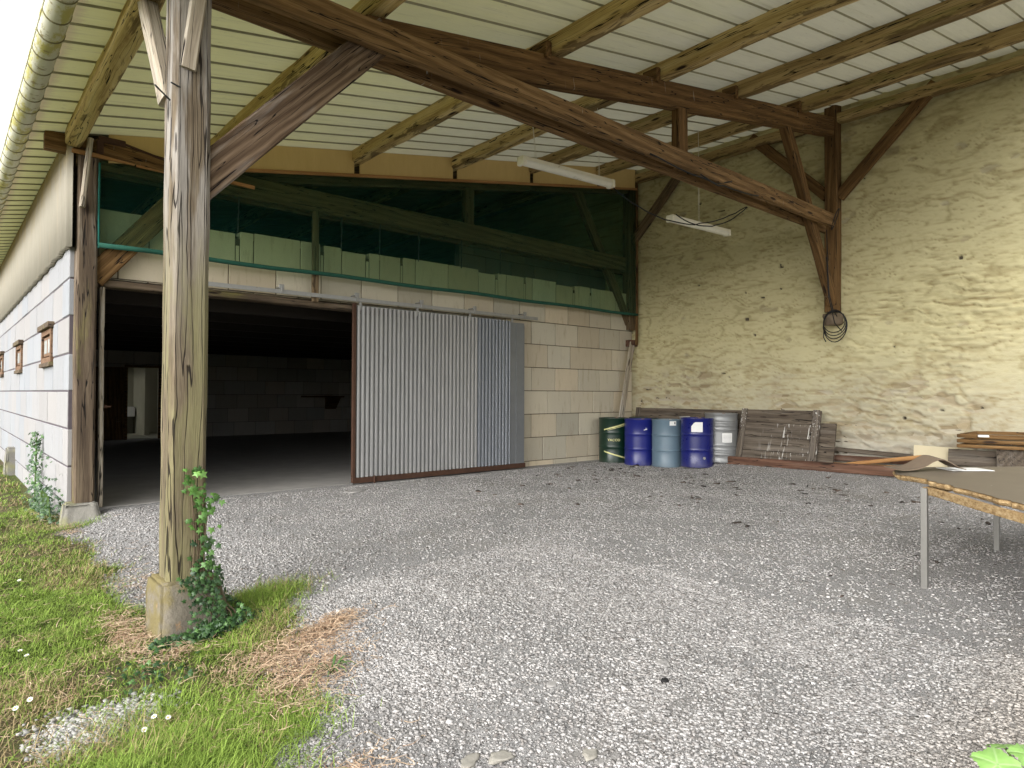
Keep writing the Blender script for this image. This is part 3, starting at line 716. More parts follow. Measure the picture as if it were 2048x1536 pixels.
for i in range(len(GY)-1):
    for j in range(k): F.append((i*k+j, (i+1)*k+j, (i+1)*k+(j+1) % k, i*k+(j+1) % k))
at(pydata('channel', V, [q for q in F], M_GUT, smooth=True), gt)
m = MB(); m.tube([(.64-.09, y, 4.187) for y in (.45, 10, 26)], .009, 8); at(m.build('rolled_edge', M_GUT, smooth=True), gt)
strap = None
for i in range(64):
    y = 3.46+.35*i
    if strap is None:
        V = []; F = []
        for (yy) in (-.009, .009):
            V += [(.64+.0955*math.cos(a), yy, 4.185+.0955*math.sin(a)) for a in [PI+PI*q/12 for q in range(13)]]
            V += [(.64+.0905*math.cos(a), yy, 4.185+.0905*math.sin(a)) for a in [PI+PI*q/12 for q in range(13)]][::-1]
        for j in range(26): F.append((j, 26+j, 26+(j+1) % 26, (j+1) % 26))
        F.append(tuple(range(26))); F.append(tuple(range(26, 52))[::-1])
        strap = pydata('gutter_bracket', V, F, simple('stained_zinc', (.20, .18, .09), .6, .3, 12, .1)); at(strap, gt); strap.location.y = y-8
    else:
        c = strap.copy(); C.objects.link(c); c.parent = gt; c.location = (strap.location.x, y-8, strap.location.z)

# purlins
random.seed(21)
PX = [(1.10, 'purlin', .16, .19), (2.62, 'purlin', .15, .19), (4.62, 'purlin', .17, .20), (6.40, 'purlin', .17, .20), (8.12, 'purlin2', .17, .20), (9.95, 'purlin2', .17, .20)]
PL = ['thick yellow purlin nearest the gutter, above the posts', 'yellow purlin half hidden behind the big brace', 'yellow waney purlin crossing above the middle of the big beam', 'purlin with dark knots and bark, fourth from the gutter',
      'straight greenish purlin, third from the stone wall', 'darker purlin, last but one before the stone wall']
for (x, mt, w_, h_), lab in zip(PX, PL):
    zc = rz(x)-h_/2-.006; Y0, Y1 = .58, 25.5
    if x < 1.2: Y1 = 8.72
    o = beam('purlin', (x, Y0, zc), (x, Y1, zc), w_, h_, WD[mt], None, wob=.012, round_=.2)
    tag(o, lab, 'beam', 'purlins under the roof sheet')
o = beam('wall_plate', (XW-.12, 9.4, rz(XW)-.22), (XW-.12, .58, rz(XW)-.24), .18, .17, WD['purlin2'], None, wob=.012, round_=.25)
tag(o, 'rough timber wall plate along the top of the stone wall', 'beam')
# near truss
def truss(Yb, tz0, tz1, name, lab, full):
    t = empty(name, (6, Yb+.16, tz0), lab, 'roof truss')
    tm, om, sm = (WD['tie'], WD['brown'], WD['brown']) if full else (WD['olive'], WD['olive'], WD['olive'])
    hz = (tz0+tz1)/2; hh = tz1-tz0
    beam('tie_beam', (1.15, Yb+.045, hz), (10.86, Yb+.045, hz), .09, hh, tm, t, wob=.004)
    beam('tie_beam', (1.15, Yb+.285, hz-.005), (XW+.05, Yb+.285, hz-.005), .09, hh, tm, t, wob=.004)
    cz = lambda x: 3.885+.185*x-.155
    beam('top_chord', (2.55, Yb+.165, cz(2.55)), (XW-.16, Yb+.165, cz(XW-.16)), .135, .30, om, t, wob=.004)
    beam('king_strut', (6.83, Yb+.165, tz0+.05), (6.83, Yb+.165, cz(6.83)-.14), .12, .19, WD['brown'] if full else WD['olive'], t, up=(1, 0, 0))
    beam('diagonal_strut', (9.50, Yb+.165, cz(9.5)-.05), (11.13, Yb+.165, 2.86), .125, .19, sm, t, up=(1, 0, 0), wob=.008)
    beam('wall_post', (XW-.12, Yb+.165, 2.72), (XW-.12, Yb+.165, 6.2-.02), .2, .2, sm, t, up=(0, 1, 0), wob=.007)
    beam('wall_brace', (XW-.10, Yb+.08, 4.62), (XW-.10, Yb-1.34, 6.02), .12, .17, sm, t, wob=.006)
    if full: beam('wall_brace', (XW-.10, Yb+.26, 4.66), (XW-.10, Yb+1.62, 6.05), .12, .17, sm, t, wob=.006)
    return t
T1 = truss(4.55, 4.06, 4.27, 'roof_truss', 'dark brown timber roof truss in front, from the mossy post to the stone wall', True)
beam('brace', (1.27, 4.715, 2.72), (2.72, 4.715, 4.28), .14, .25, WD['brace'], T1, wob=.003)
for px in (8.27, 8.72):
    beam('cleat', (px-.6, 0, 0), (px-.6, 0, .01), .01, .01, WD['brown'], T1) if False else None
random.seed(33)
T2 = truss(8.83, 3.92, 4.22, 'roof_truss', 'greenish timber truss behind the green net above the block wall', False)
beam('brace', (1.33, 8.91, 2.66), (2.42, 8.91, 4.0), .10, .25, WD['brown'], T2, wob=.004)
beam('beam_stub', (.86, 8.90, 4.15), (1.9, 8.90, 4.15), .14, .2, WD['brown'], T2, wob=.005)
m = MB(); m.box((XW-.24, 8.84, 2.36), (XW-.02, 9.06, 2.5), .01, .006); at(m.build('corbel', WD['plank']), T2)
# stone corbels under the wall post
M_CORB = simple('brown_stone', (.17, .13, .09), .9, .3, 12, .5)
tag(rock('stone_corbel', XW-.13, 4.72, .14, .15, .16, M_CORB, 'dark stone corbel in the wall under the front truss post', 'corbel', None, 0, 41, 2.6, 0))

# purlin cleats: dark wedges holding the purlins on the front truss
for (x, *_r), lab in zip(PX[2:], ['third purlin from the gutter', 'knotty fourth purlin', 'straight greenish purlin', 'dark purlin before the stone wall']):
    z = 3.885+.185*x
    o = beam('timber_cleat', (x-.125, 4.62, z+.005), (x-.125, 4.82, z+.005), .075, .17, WD['brown'], None, wob=.004)
    tag(o, 'dark timber cleat on the front truss beside the '+lab, 'cleat', 'cleats on the front truss')

# ---- posts
random.seed(9)
tp = empty('timber_post', (1.235, 4.72, .14), 'tall cracked timber post with green algae standing on a plinth in front', 'post')
beam('shaft', (1.232, 4.72, .12), (1.238, 4.72, 4.1), .235, .235, WD['post'], tp, ch=.03, wob=.008, seed=4.2, up=(0, 1, 0))
beam('side_brace', (1.14, 4.80, 3.28), (1.085, 5.22, 4.2), .10, .11, WD['strip'], tp, wob=.005)
beam('front_strip', (1.20, 4.585, 3.45), (1.285, 4.585, 4.12), .03, .10, WD['strip'], tp, wob=.003)
for (a, b) in (((1.10, 4.60, 3.22), (1.00, 4.55, 3.27)), ((1.16, 4.60, 3.32), (1.10, 4.585, 3.33))):
    m = MB(); m.tube([a, b], .0055, 7); at(m.build('nail', M_DARKSTEEL), tp)
cp = empty('timber_post', (1.265, 8.88, .1), 'timber corner post at the left end of the doorway by the white wall', 'post')
beam('shaft', (1.265, 8.88, .10), (1.262, 8.88, 4.06), .2, .2, WD['cpost'], cp, ch=.02, wob=.006, up=(0, 1, 0))
o = beam('prop_strip', (1.20, 8.70, 3.42), (1.26, 8.62, 4.18), .05, .12, WD['strip'], None, wob=.004, up=(0, 1, 0)); tag(o, 'silvered timber strip leaning up against the corner post under the eave', 'timber strip')
o = beam('door_jamb', (1.435, 8.93, .02), (1.435, 8.93, 2.57), .05, .10, WD['strip'], None, wob=.003, up=(0, 1, 0)); tag(o, 'thin pale timber jamb right of the corner post', 'door jamb')
m = MB(); m.box((1.46, 8.92, 1.16), (1.50, 8.95, 1.20), .004); m.tube([(1.48, 8.92, 1.18), (1.53, 8.87, 1.18)], .008, 6); tag(m.build('door_latch', M_RUST), 'small rusty latch on the pale door jamb', 'latch')

# plinths
g = G('mossy_concrete', .95, .1); o_ = g.rnd(g.co()); n_ = g.noise(o_, 3.5, 6, .65); f_ = g.noise(o_, 45, 4, .7)
c_ = g.mix(f_, (.115, .10, .078), (.235, .21, .165)); c_ = g.mix(g.math('MULTIPLY', g.smooth(n_, .44, .6), .75), c_, (.16, .13, .045)); c_ = g.mix(g.math('MULTIPLY', g.smooth(g.noise(o_, 6, 4, .6), .6, .68), .7), c_, (.36, .20, .08))
M_PLINTH = g.out(c_, nrm=g.bump(g.math('ADD', f_, g.math('MULTIPLY', n_, 2)), .6, .012))
g = G('pale_mossy_concrete', .95, .1); o_ = g.rnd(g.co()); n_ = g.noise(o_, 3.2, 6, .65); f_ = g.noise(o_, 45, 4, .7)
c_ = g.mix(f_, (.16, .155, .135), (.28, .265, .235)); c_ = g.mix(g.math('MULTIPLY', g.smooth(n_, .46, .62), .6), c_, (.24, .235, .10))
M_PLINTH2 = g.out(c_, nrm=g.bump(g.math('ADD', f_, g.math('MULTIPLY', n_, 2)), .6, .012))
def plinth(name, base, top, z0, z1, mat, lab, seed):
    bm = bmesh.new(); N = 9
    bmesh.ops.create_cube(bm, size=1)
    cen = Vector((sum(p[0] for p in base)/4, sum(p[1] for p in base)/4, 0))
    for v in bm.verts:
        i = {(-1, -1): 0, (1, -1): 1, (1, 1): 2, (-1, 1): 3}[(1 if v.co.x > 0 else -1, 1 if v.co.y > 0 else -1)]
        p = (top if v.co.z > 0 else base)[i]; v.co = Vector((p[0]-cen.x, p[1]-cen.y, z1 if v.co.z > 0 else z0))
    bmesh.ops.bevel(bm, geom=list(bm.edges), offset=.02, segments=2, affect='EDGES')
    bmesh.ops.subdivide_edges(bm, edges=list(bm.edges), cuts=7, use_grid_fill=True)
    bm.normal_update()
    for v in bm.verts:
        v.co += v.normal*(.02*mnoise.noise(v.co*4+Vector((seed, 0, 0)))+.012*mnoise.noise(v.co*14+Vector((seed, 0, 0))))
    o = bm_obj(name, bm, mat, smooth=True); o.location = (cen.x, cen.y, 0)
    return tag(o, lab, 'plinth')
plinth('concrete_plinth', [(1.03, 4.38), (1.46, 4.44), (1.46, 4.92), (1.03, 4.88)], [(1.07, 4.55), (1.43, 4.55), (1.42, 4.89), (1.07, 4.88)], -.30, .145, M_PLINTH, 'ivy grown tapered concrete plinth carrying the front post', 3)
plinth('concrete_plinth', [(1.02, 8.66), (1.44, 8.58), (1.44, 9.0), (1.05, 9.02)], [(1.07, 8.76), (1.38, 8.72), (1.38, 8.98), (1.08, 8.99)], -.25, .11, M_PLINTH2, 'pale concrete plinth under the corner post beside the white wall', 8)
plinth('concrete_plinth', [(.95, 15.4), (1.3, 15.4), (1.3, 15.8), (.95, 15.8)], [(.99, 15.45), (1.25, 15.45), (1.25, 15.78), (.99, 15.78)], -.4, .30, M_PLINTH2, 'far concrete plinth at the foot of the white wall, near the left edge', 14)

# ------------------------------------------------------------------ partition dressing: plywood, net, battens
g = G('varnished_plywood', .6, .3); o_ = g.rnd(g.co()); n_ = g.noise(g.map(o_, (3, 3, .7)), 3.5, 5, .6); f_ = g.noise(g.map(o_, (30, 30, 3)), 3, 3, .6)
c_ = g.mix(g.math('ADD', g.math('MULTIPLY', n_, .7), g.math('MULTIPLY', f_, .3)), (.48, .34, .13), (.64, .48, .22)); M_PLY = g.out(c_)
def plb(x): return 3.74+.177*x
edges = [1.42, 2.62, 4.62, 6.40, 8.12, 9.95, 11.15]
pl = ['first from the left, behind the posts', 'second from the left, behind the big brace', 'third from the left, right of the brace', 'fourth from the left, behind the hanging lamp', 'fifth from the left, above the dark end of the net', 'shortest, against the stone wall']
for i in range(6):
    a, b = edges[i]+.04, edges[i+1]-.05
    V = []
    for y in (8.775, 8.79): V += [(a, y, plb(a)), (b, y, plb(b)), (b+.0, y, rz(b)-.012), (a, y, rz(a)-.012)]
    o = pydata('plywood_panel', V, [(0, 1, 2, 3), (7, 6, 5, 4), (0, 4, 5, 1), (1, 5, 6, 2), (2, 6, 7, 3), (3, 7, 4, 0)], M_PLY)
    tag(o, 'yellow plywood under the roof, '+pl[i], 'panel', 'plywood panels under the roof')
o = beam('net_batten', (2.9, 8.765, plb(2.9)-.01), (11.15, 8.765, plb(11.15)-.01), .03, .045, WD['batten'], None, ch=.003, wob=.001); tag(o, 'long orange brown batten along the bottom of the plywood panels', 'batten')
for (x0, z0, x1, z1, lab) in ((1.1, 4.05, 1.72, 4.04, 'short orange batten at the left end of the net, left of another short one'), (1.74, 4.03, 2.22, 4.02, 'short orange batten just left of the front post, above the net'), (2.82, 4.06, 3.12, 4.05, 'short orange batten just right of the front post under the big brace')):
    o = beam('net_batten', (x0, 8.755, z0), (x1, 8.755, z1), .03, .045, WD['batten'], None, ch=.003, wob=.001); tag(o, lab, 'batten')
def build_net():
    g = G('green_windbreak_net', .9, .1); o = g.co()
    w_ = g.noise(g.map(o, (1, 1, 1)), 2.5, 4, .6); d = g.n('ShaderNodeBsdfDiffuse', {'Color': g.mix(w_, (.008, .045, .038), (.02, .09, .062)), 'Roughness': 1.}).outputs[0]
    tr = g.n('ShaderNodeBsdfTransparent', {'Color': (.74, .88, .73, 1)}).outputs[0]
    fold = g.math('ADD', .13, g.math('MULTIPLY', g.noise(g.map(o, (2, 1, 1), rot=(0, .5, 0)), 2, 5, .6), .22))
    mx = g.n('ShaderNodeMixShader', {0: fold, 1: tr, 2: d}).outputs[0]
    g.nt.links.new(mx, g.nt.nodes['Material Output'].inputs['Surface'])
    nx, nz = 120, 12; V = []; F = []
    for i in range(nx+1):
        x = 1.375+(11.2-1.375)*i/nx
        for j in range(nz+1):
            t = j/nz; z = 3.03+(plb(x)+.03-3.03)*t
            y = 8.80+.012*mnoise.noise((x*1.5, z*2, 1))+.008*mnoise.noise((x*5, z*3, 4))-.03*math.exp(-(t/.12)**2)*0
            V.append((x, y, z))
    k = nz+1
    for i in range(nx):
        for j in range(nz): F.append((i*k+j, (i+1)*k+j, (i+1)*k+j+1, i*k+j+1))
    t = empty('windbreak_net', (6.3, 8.8, 3.03), 'dark green windbreak net stretched across the gap above the block wall', 'net')
    at(pydata('netting', V, F, g.m, smooth=True), t)
    hm = simple('green_hem', (.018, .085, .06), .9, .3, 12, .2)
    m = MB(); m.tube([(1.37+i*.5, 8.79+.004*math.sin(i*2.1), 3.035+.008*math.sin(i*1.3)) for i in range(20)]+[(11.2, 8.79, 3.035)], .030, 8); at(m.build('hem', hm, smooth=True), t)
    m = MB(); m.tube([(1.375, 8.785, 3.0), (1.37, 8.787, 3.5), (1.375, 8.785, 3.98)], .012, 7); at(m.build('side_hem', simple('teal_hem', (.02, .14, .115), .9, .2, 12, .2), smooth=True), t)
build_net()
# hanging straps of timber / rods between truss and block wall behind the net
o = beam('hanger', (4.02, 8.86, 2.64), (4.02, 8.86, 3.98), .05, .10, WD['olive'], None, wob=.002, up=(1, 0, 0)); tag(o, 'dark vertical timber hanger from the truss down to the lintel', 'hanger')
for i, (x, lab) in enumerate([(2.95, 'nearest the front post'), (4.42, 'just right of the timber hanger'), (5.05, 'left of the middle'), (5.75, 'in the middle of the net'), (6.6, 'right of the middle'), (7.45, 'farthest right of the thin rods')]):
    m = MB(); m.tube([(x, 8.87, 3.45), (x+.01, 8.87, 3.95)], .009, 6); tag(m.build('tie_rod', M_DARKSTEEL), 'thin rod between truss and wall behind the net, '+lab, 'rod', 'thin rods behind the net')

# rusty hooked bracket lying on the stub
m = MB(); m.box((1.35, 8.70, 4.20), (1.62, 8.76, 4.27), .012); m.box((1.33, 8.70, 4.07), (1.40, 8.76, 4.22), .012); m.tube([(1.6, 8.73, 4.24), (2.0, 8.73, 4.16), (2.45, 8.73, 4.06)], .014, 7)
tag(m.build('rusty_bracket', M_RUST), 'rusty hooked bracket with a long rod on the beam under the eave', 'bracket')
o = beam('brown_board', (1.32, 8.74, 4.15), (2.4, 8.74, 4.07), .02, .17, WD['brown'], None, wob=.003); tag(o, 'brown board behind the rusty bracket, below the first plywood panel', 'board')

# ------------------------------------------------------------------ sliding door and rail
g = G('galvanised_corrugated', .42, .5); o_ = g.co(); n_ = g.noise(g.map(o_, (6, 6, 1.2)), 2, 6, .65); s_ = g.noise(o_, 60, 3, .6); pp = g.smooth(g.noise(g.map(o_, (20, 20, 5)), 1.5, 5, .7), .62, .70)
c_ = g.mix(n_, (.34, .34, .34), (.47, .47, .465)); xx = g.sep(o_)[0]
c_ = g.mix(g.math('MULTIPLY', g.smooth(xx, 2.32, 2.34), .65), c_, (.20, .23, .28)); c_ = g.mix(g.math('MULTIPLY', pp, .5), c_, (.55, .545, .53))
rs_ = g.smooth(g.noise(g.map(o_, (16, 16, .5)), 1.4, 4, .7), .62, .74); c_ = g.mix(g.math('MULTIPLY', rs_, .4), c_, (.13, .10, .085))
M_SHEET = g.out(c_, rough=g.math('ADD', .38, g.math('MULTIPLY', n_, .25)), metal=.45, nrm=g.bump(s_, .06, .003))
DX0, DX1, DY = 4.60, 8.02, 8.84
sd = empty('sliding_door', (DX0, DY, .02), 'galvanised corrugated sliding door hanging from a rail', 'door')
V, F = corrugated(0, 3.0, .076, .024, lambda u: .085, lambda u: 2.62, lambda u, d, z: (.05+u, d, z), .003, 12, prof=lambda p: max(-1, min(1, 2.8*math.cos(2*PI*p)-.9)))
pydata('sheet', V, F, M_SHEET, sd)
m = MB(); m.box((3.03, -.013, .085), (3.39, .0, 2.60)); m.box((3.20, -.022, .085), (3.39, -.0135, 2.56)); m.build('edge_sheet', simple('smooth_grey_sheet', (.20, .21, .22), .45, .2, 5, .1, metal=.4), sd)
m = MB(); m.box((0, -.03, 0), (3.42, .03, .083), .006); m.build('bottom_rail', M_RUST, sd)
m = MB(); m.box((0, -.026, .087), (.045, .028, 2.66), .004); m.build('edge_frame', M_RUST, sd)
m = MB(); m.box((.05, .02, 2.5), (3.39, .05, 2.6), .004); m.build('top_frame', M_RUST, sd)
for u in (.1, 1.1, 2.15, 3.1):
    m = MB(); m.box((u, -.005, 2.56), (u+.04, .016, 2.72), .002); m.lathe([(.001, -.012), (.03, -.012), (.03, .012), (.001, .012)], 12); m.build('hanger_strap', M_GALV, sd)
for i, u in enumerate((.22,)):
    m = MB(); m.tube([(.35, -.045, -.06), (.35, -.045, .10)], .014, 8); m.build('floor_bolt', M_RUST, sd)
rl = empty('door_rail', (2.1, 8.82, 2.73), 'long flat steel door rail fixed across the block wall', 'rail')
m = MB(); m.box((0, -.006, -.028), (6.22, .006, .028), .002); m.build('bar', M_GALV, rl)
for u in (.08, 1.42, 2.55, 3.68, 4.75, 5.9):
    m = MB(); m.box((u-.035, -.012, .03), (u+.035, .006, .10), .004); m.box((u-.012, -.02, -.03), (u+.012, -.008, .06), .003); m.tube([(u, -.02, .065), (u, .17, .065)], .012, 8); m.build('rail_bracket', M_GALV, rl)

# ------------------------------------------------------------------ interior of the closed half
M_FLOOR = simple('dusty_concrete_floor', (.26, .25, .235), .9, .25, 3, .25, c2=(.37, .355, .335))
m = MB(); m.box((1.3, 8.93, -.2), (11.3, 21.3, .008)); tag(m.build('floor', M_FLOOR), 'dusty concrete floor inside the doorway', 'floor', kind='structure')
def cut_back(a, b, z0, z1):
    if b > 4.05 and a < 4.86 and z0 < 2.08:
        out = []
        if a < 4.05: out.append((a, 4.05, z0, z1))
        if b > 4.86: out.append((4.86, b, z0, z1))
        if z1 > 2.08: out.append((max(a, 4.05), min(b, 4.86), 2.08, z1))
        return out
    return [(a, b, z0, z1)]
ib = empty('inner_wall', (6, 21.2, 0), 'shadowy block wall at the back of the inner room', 'wall')
w = block_mesh('blocks', 1.3, 11.28, [0, .43, .86, 1.29, 1.72, 2.15, 2.58, 3.0, 3.43], lambda u, d, z: (u, 21.2+d, z), M_INNER, cut_back); at(w, ib)
m = MB(); m.box((1.3, 21.32, 3.0), (11.28, 21.36, 6.15)); m.box((1.3, 21.22, 0), (4.04, 21.34, 3)); m.box((4.87, 21.22, 0), (11.28, 21.34, 3)); m.box((4.04, 21.22, 2.1), (4.87, 21.34, 3)); at(m.build('backing', M_MORTAR), ib)
m = MB(); m.box((3.98, 21.17, 0), (4.06, 21.24, 2.12), .006); m.box((4.85, 21.17, 0), (4.93, 21.24, 2.12), .006); m.box((4.06, 21.172, 2.05), (4.85, 21.24, 2.12), .006); at(m.build('door_frame', WD['brown']), ib)
o = beam('plank_door', (3.62, 21.12, .02), (3.62, 21.12, 2.05), .06, .7, WD['brown'], None, up=(1, 0, 0)); tag(o, 'dark open door leaf left of the lit doorway', 'door')
random.seed(3)
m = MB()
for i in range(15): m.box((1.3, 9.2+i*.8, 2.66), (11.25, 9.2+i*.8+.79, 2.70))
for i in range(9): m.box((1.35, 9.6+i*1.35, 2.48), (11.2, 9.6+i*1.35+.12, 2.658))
tag(m.build('loft_floor', simple('dark_loft_boards', (.022, .018, .015), .9, .3, 8, .3)), 'dark planked loft floor on joists above the inner room', 'loft floor')  # near-black base colour for boards and joists
t = empty('wall_shelf', (9.9, 21.0, 1.15), 'dark shelf on a bracket on the inner wall, right of the doorway', 'shelf')
m = MB(); m.box((-.75, -.25, .05), (.6, .18, .1), .005); m.build('board', WD['brown'], t); m = MB(); m.add([(.1, -.2, .048), (.1, .18, .048), (.1, .18, -.35), (.5, -.2, .048), (.5, .18, .048), (.5, .18, -.35)], [(0, 1, 2), (5, 4, 3), (0, 3, 4, 1), (1, 4, 5, 2), (2, 5, 3, 0)]); m.build('bracket', WD['brown'], t)
# little room beyond
M_WHITEW = simple('white_limewash', (.34, .33, .25), .9, .12, 3, .2)
m = MB(); m.box((3.0, 24.2, 0), (6.6, 24.35, 2.6)); m.box((4.80, 22.6, 0), (4.92, 24.19, 2.6)); m.box((1.3, 21.37, -.1), (6.6, 24.19, .02)); m.box((1.25, 21.4, 2.62), (6.6, 24.3, 2.7))
tag(m.build('back_room', M_WHITEW), 'whitewashed small room seen through the back doorway', 'room')
sk = empty('wash_basin', (4.45, 24.0, .02), 'white stone basin on a base in the lit back room', 'basin')
m = MB(); m.box((-.4, -.35, .55), (.3, .18, .86), .02); m.build('basin', M_PAPER, sk); m = MB(); m.box((-.4, -.3, 0), (-.1, .15, .548), .01); m.build('base', M_PAPER, sk)

# ------------------------------------------------------------------ oil drums
def paint(name, c, rough=.3, rust=.5):
    g = G(name, rough, .5); o = g.rnd(g.co()); n = g.noise(o, 2.5, 5, .6); s = g.noise(o, 9, 6, .7); z = g.sep(g.co())[2]
    col = g.mix(n, tuple(x*.8 for x in c), tuple(min(1, x*1.15) for x in c))
    col = g.mix(g.math('MULTIPLY', g.smooth(s, .66, .72), rust), col, (.11, .05, .025))
    du = g.smooth(g.math('ADD', z, g.math('MULTIPLY', n, .3)), .28, .06); col = g.mix(g.math('MULTIPLY', du, .22), col, (.20, .18, .16))
    return g.out(col, rough=g.math('ADD', rough-.05, g.math('MULTIPLY', s, .25)), nrm=g.bump(n, .05, .01))
M_LID = simple('rusty_drum_lid', (.15, .075, .045), .7, .4, 9, .25, c2=(.30, .20, .14)); M_LIDG = simple('dirty_grey_drum_lid', (.33, .32, .30), .55, .25, 7, .15)
R = .29
def drum(x, y, mat, lid, lab, rings='two', rot=0., z=None):
    t = empty('oil_drum', (x, y, g1(x, y)+.004 if z is None else z), lab, 'oil drum', 'oil drums in the corner'); t.rotation_euler.z = rot
    prof = [(.282, 0), (.29, .004), (.293, .015), (.288, .026), (.285, .03)]
    def hoop(zc, a=.009, w=.022):
        return [(.285, zc-w-.03), (.285, zc-w), (.2853, zc-w+.001), (.285+a*.75, zc-w*.45), (.285+a, zc), (.285+a*.75, zc+w*.45), (.2853, zc+w-.001), (.285, zc+w), (.285, zc+w+.03)] if w > .013 else [(.285, zc-w), (.285+a*.75, zc-w*.45), (.285+a, zc), (.285+a*.75, zc+w*.45), (.285, zc+w)]
    hs = [.305, .585] if rings == 'two' else [.145, .185, .225, .305, .585, .665, .705, .745]
    for hz in hs: prof += hoop(hz, .010 if hz in (.305, .585) else .006, .014 if hz in (.305, .585) else .012)
    prof += [(.285, .85), (.289, .857), (.293, .866), (.291, .877), (.283, .88), (.278, .876), (.277, .862)]
    m = MB(); m.lathe(prof, 48); m.build('body', mat, t, smooth=True)
    m = MB(); m.lathe([(.277, .863), (.26, .858), (.12, .858), (.001, .859)], 48); m.lathe([(.03, .858), (.03, .873), (.022, .877), (.001, .877)], 16, (.17, .05, 0)); m.lathe([(.018, .858), (.018, .87), (.001, .872)], 16, (-.18, -.06, 0)); m.build('lid', lid, t, smooth=False)
    return t
def wrap(name, shape, mat, t, face, r=.2875):
    """shape: faces of (u, z) points, u in metres along the curve; face: angle it looks to"""
    V = []; F = []
    for q in shape:
        # subdivide along u
        us = [p[0] for p in q]
        n = len(V)
        for (u, z) in q:
            a = face+u/r; V.append((r*math.cos(a), r*math.sin(a), z))
        F.append(tuple(range(n, n+len(q))))
    return pydata(name, V, F, mat, t)
def strip(u0, z0, u1, z1, w0, w1, n=10):
    out = []
    for i in range(n):
        a, b = i/n, (i+1)/n
        out.append([(u0+(u1-u0)*a, z0+(z1-z0)*a), (u0+(u1-u0)*b, z0+(z1-z0)*b), (u0+(u1-u0)*b, z0+(z1-z0)*b+w0+(w1-w0)*b), (u0+(u1-u0)*a, z0+(z1-z0)*a+w0+(w1-w0)*a)])
    return out
def rect(u0, z0, u1, z1, n=8):
    return [[(u0+(u1-u0)*i/n, z0), (u0+(u1-u0)*(i+1)/n, z0), (u0+(u1-u0)*(i+1)/n, z1), (u0+(u1-u0)*i/n, z1)] for i in range(n)]
M_GREEN = paint('dark_green_paint', (.005, .024, .014), .26, .3); M_BLUE = paint('royal_blue_paint', (.008, .013, .15), .24, .35); M_BLUE2 = paint('navy_blue_paint', (.006, .010, .115), .22, .3)
M_GB = paint('grey_blue_paint', (.11, .165, .21), .33, .2); M_SILV = simple('silver_drum_paint', (.22, .225, .225), .38, .15, 5, .08, metal=.35); M_DARKD = paint('black_green_paint', (.012, .022, .02), .4, .4)
M_CREAM = simple('cream_print', (.60, .58, .26), .5, .1, 20, 0)
def cam_ang(x, y): return math.atan2(-y, -x)
d = drum(10.18, 8.58, M_GREEN, M_LID, 'dark green drum with yellow chevrons, leftmost by the block wall'); fa = cam_ang(10.18, 8.58)
# writing direction: to a viewer facing the drum, u grows to the right when the angle grows
wrap('stripe', strip(-.20, .635, .25, .755, .022, .03), M_CREAM, d, fa); wrap('stripe', strip(-.20, .215, .25, .085, .022, .03), M_CREAM, d, fa)
wrap('thin_stripe', strip(-.12, .635, .25, .735, .008, .010), M_CREAM, d, fa); wrap('thin_stripe', strip(-.12, .212, .25, .10, .008, .010), M_CREAM, d, fa)
def text_on(t, txt, size, face, z, mat, u0, r=.2878):
    cu = bpy.data.curves.new('lettering', 'FONT'); cu.body = txt; cu.size = size; cu.resolution_u = 3; cu.offset = size*.02
    tmp = bpy.data.objects.new('lettering', cu); C.objects.link(tmp); dg = bpy.context.evaluated_depsgraph_get()
    me = bpy.data.meshes.new_from_object(tmp.evaluated_get(dg)); bpy.data.objects.remove(tmp)
    for v in me.vertices:
        a = face+(v.co.x*1.15+u0)/r; zz = v.co.y; v.co = (r*math.cos(a), r*math.sin(a), z+zz)
    return link('lettering', me, mat, t)
text_on(d, 'YACCO', .062, fa, .43, M_CREAM, -.115)
d = drum(10.24, 7.98, M_BLUE, M_LID, 'bright blue drum with a small white mark, between the green and grey blue drums'); fa = cam_ang(10.24, 7.98); wrap('paint_mark', strip(.08, .67, .15, .685, .012, .02, 3)+rect(.12, .69, .13, .72, 2), M_PAPER, d, fa)
d = drum(10.36, 7.42, M_GB, M_LIDG, 'grey blue drum in the middle of the front row'); fa = cam_ang(10.36, 7.42); wrap('sticker', rect(.04, .775, .165, .855), M_PAPER, d, fa, .2872); wrap('print', rect(.13, .80, .15, .84, 2), M_BLACK, d, fa, .2882)
d = drum(10.39, 6.80, M_BLUE2, M_LID, 'deep blue drum with a large white label, nearest the camera'); fa = cam_ang(10.39, 6.8)
wrap('label_sheet', rect(-.10, .635, .10, .735)+[[(-.10+.025*i, .735), (-.10+.025*(i+1), .735), (-.10+.025*(i+1), .735+min(.075, .03*(i+1))), (-.10+.025*i, .735+min(.075, .03*i))] for i in range(8)], M_PAPER, d, fa)
m = MB(); m.lathe([(.001, .008), (.022, .008), (.026, 0)], 16); o = m.build('bung', M_GALV, d); a = fa+.13/.286; o.location = (.286*math.cos(a), .286*math.sin(a), .17); o.rotation_euler = (0, PI/2, a)
d = drum(10.80, 6.56, M_SILV, M_LID, 'silver drum with close ribs and a printed label, rightmost of the row', 'many'); fa = cam_ang(10.80, 6.56)
wrap('label_sheet', rect(.02, .365, .20, .53), M_PAPER, d, fa); wrap('print', [q for i in range(6) for q in rect(.035, .385+.022*i, .185, .391+.022*i, 6)], simple('grey_print', (.25, .25, .27), .8, .1, 9, 0), d, fa, .2882)
drum(10.86, 8.36, M_DARKD, M_DARKD, 'black green drum standing behind the bright blue one')
drum(10.93, 7.2, M_LIDG, M_LID, 'drum with a rusty lid hidden behind the deep blue one')

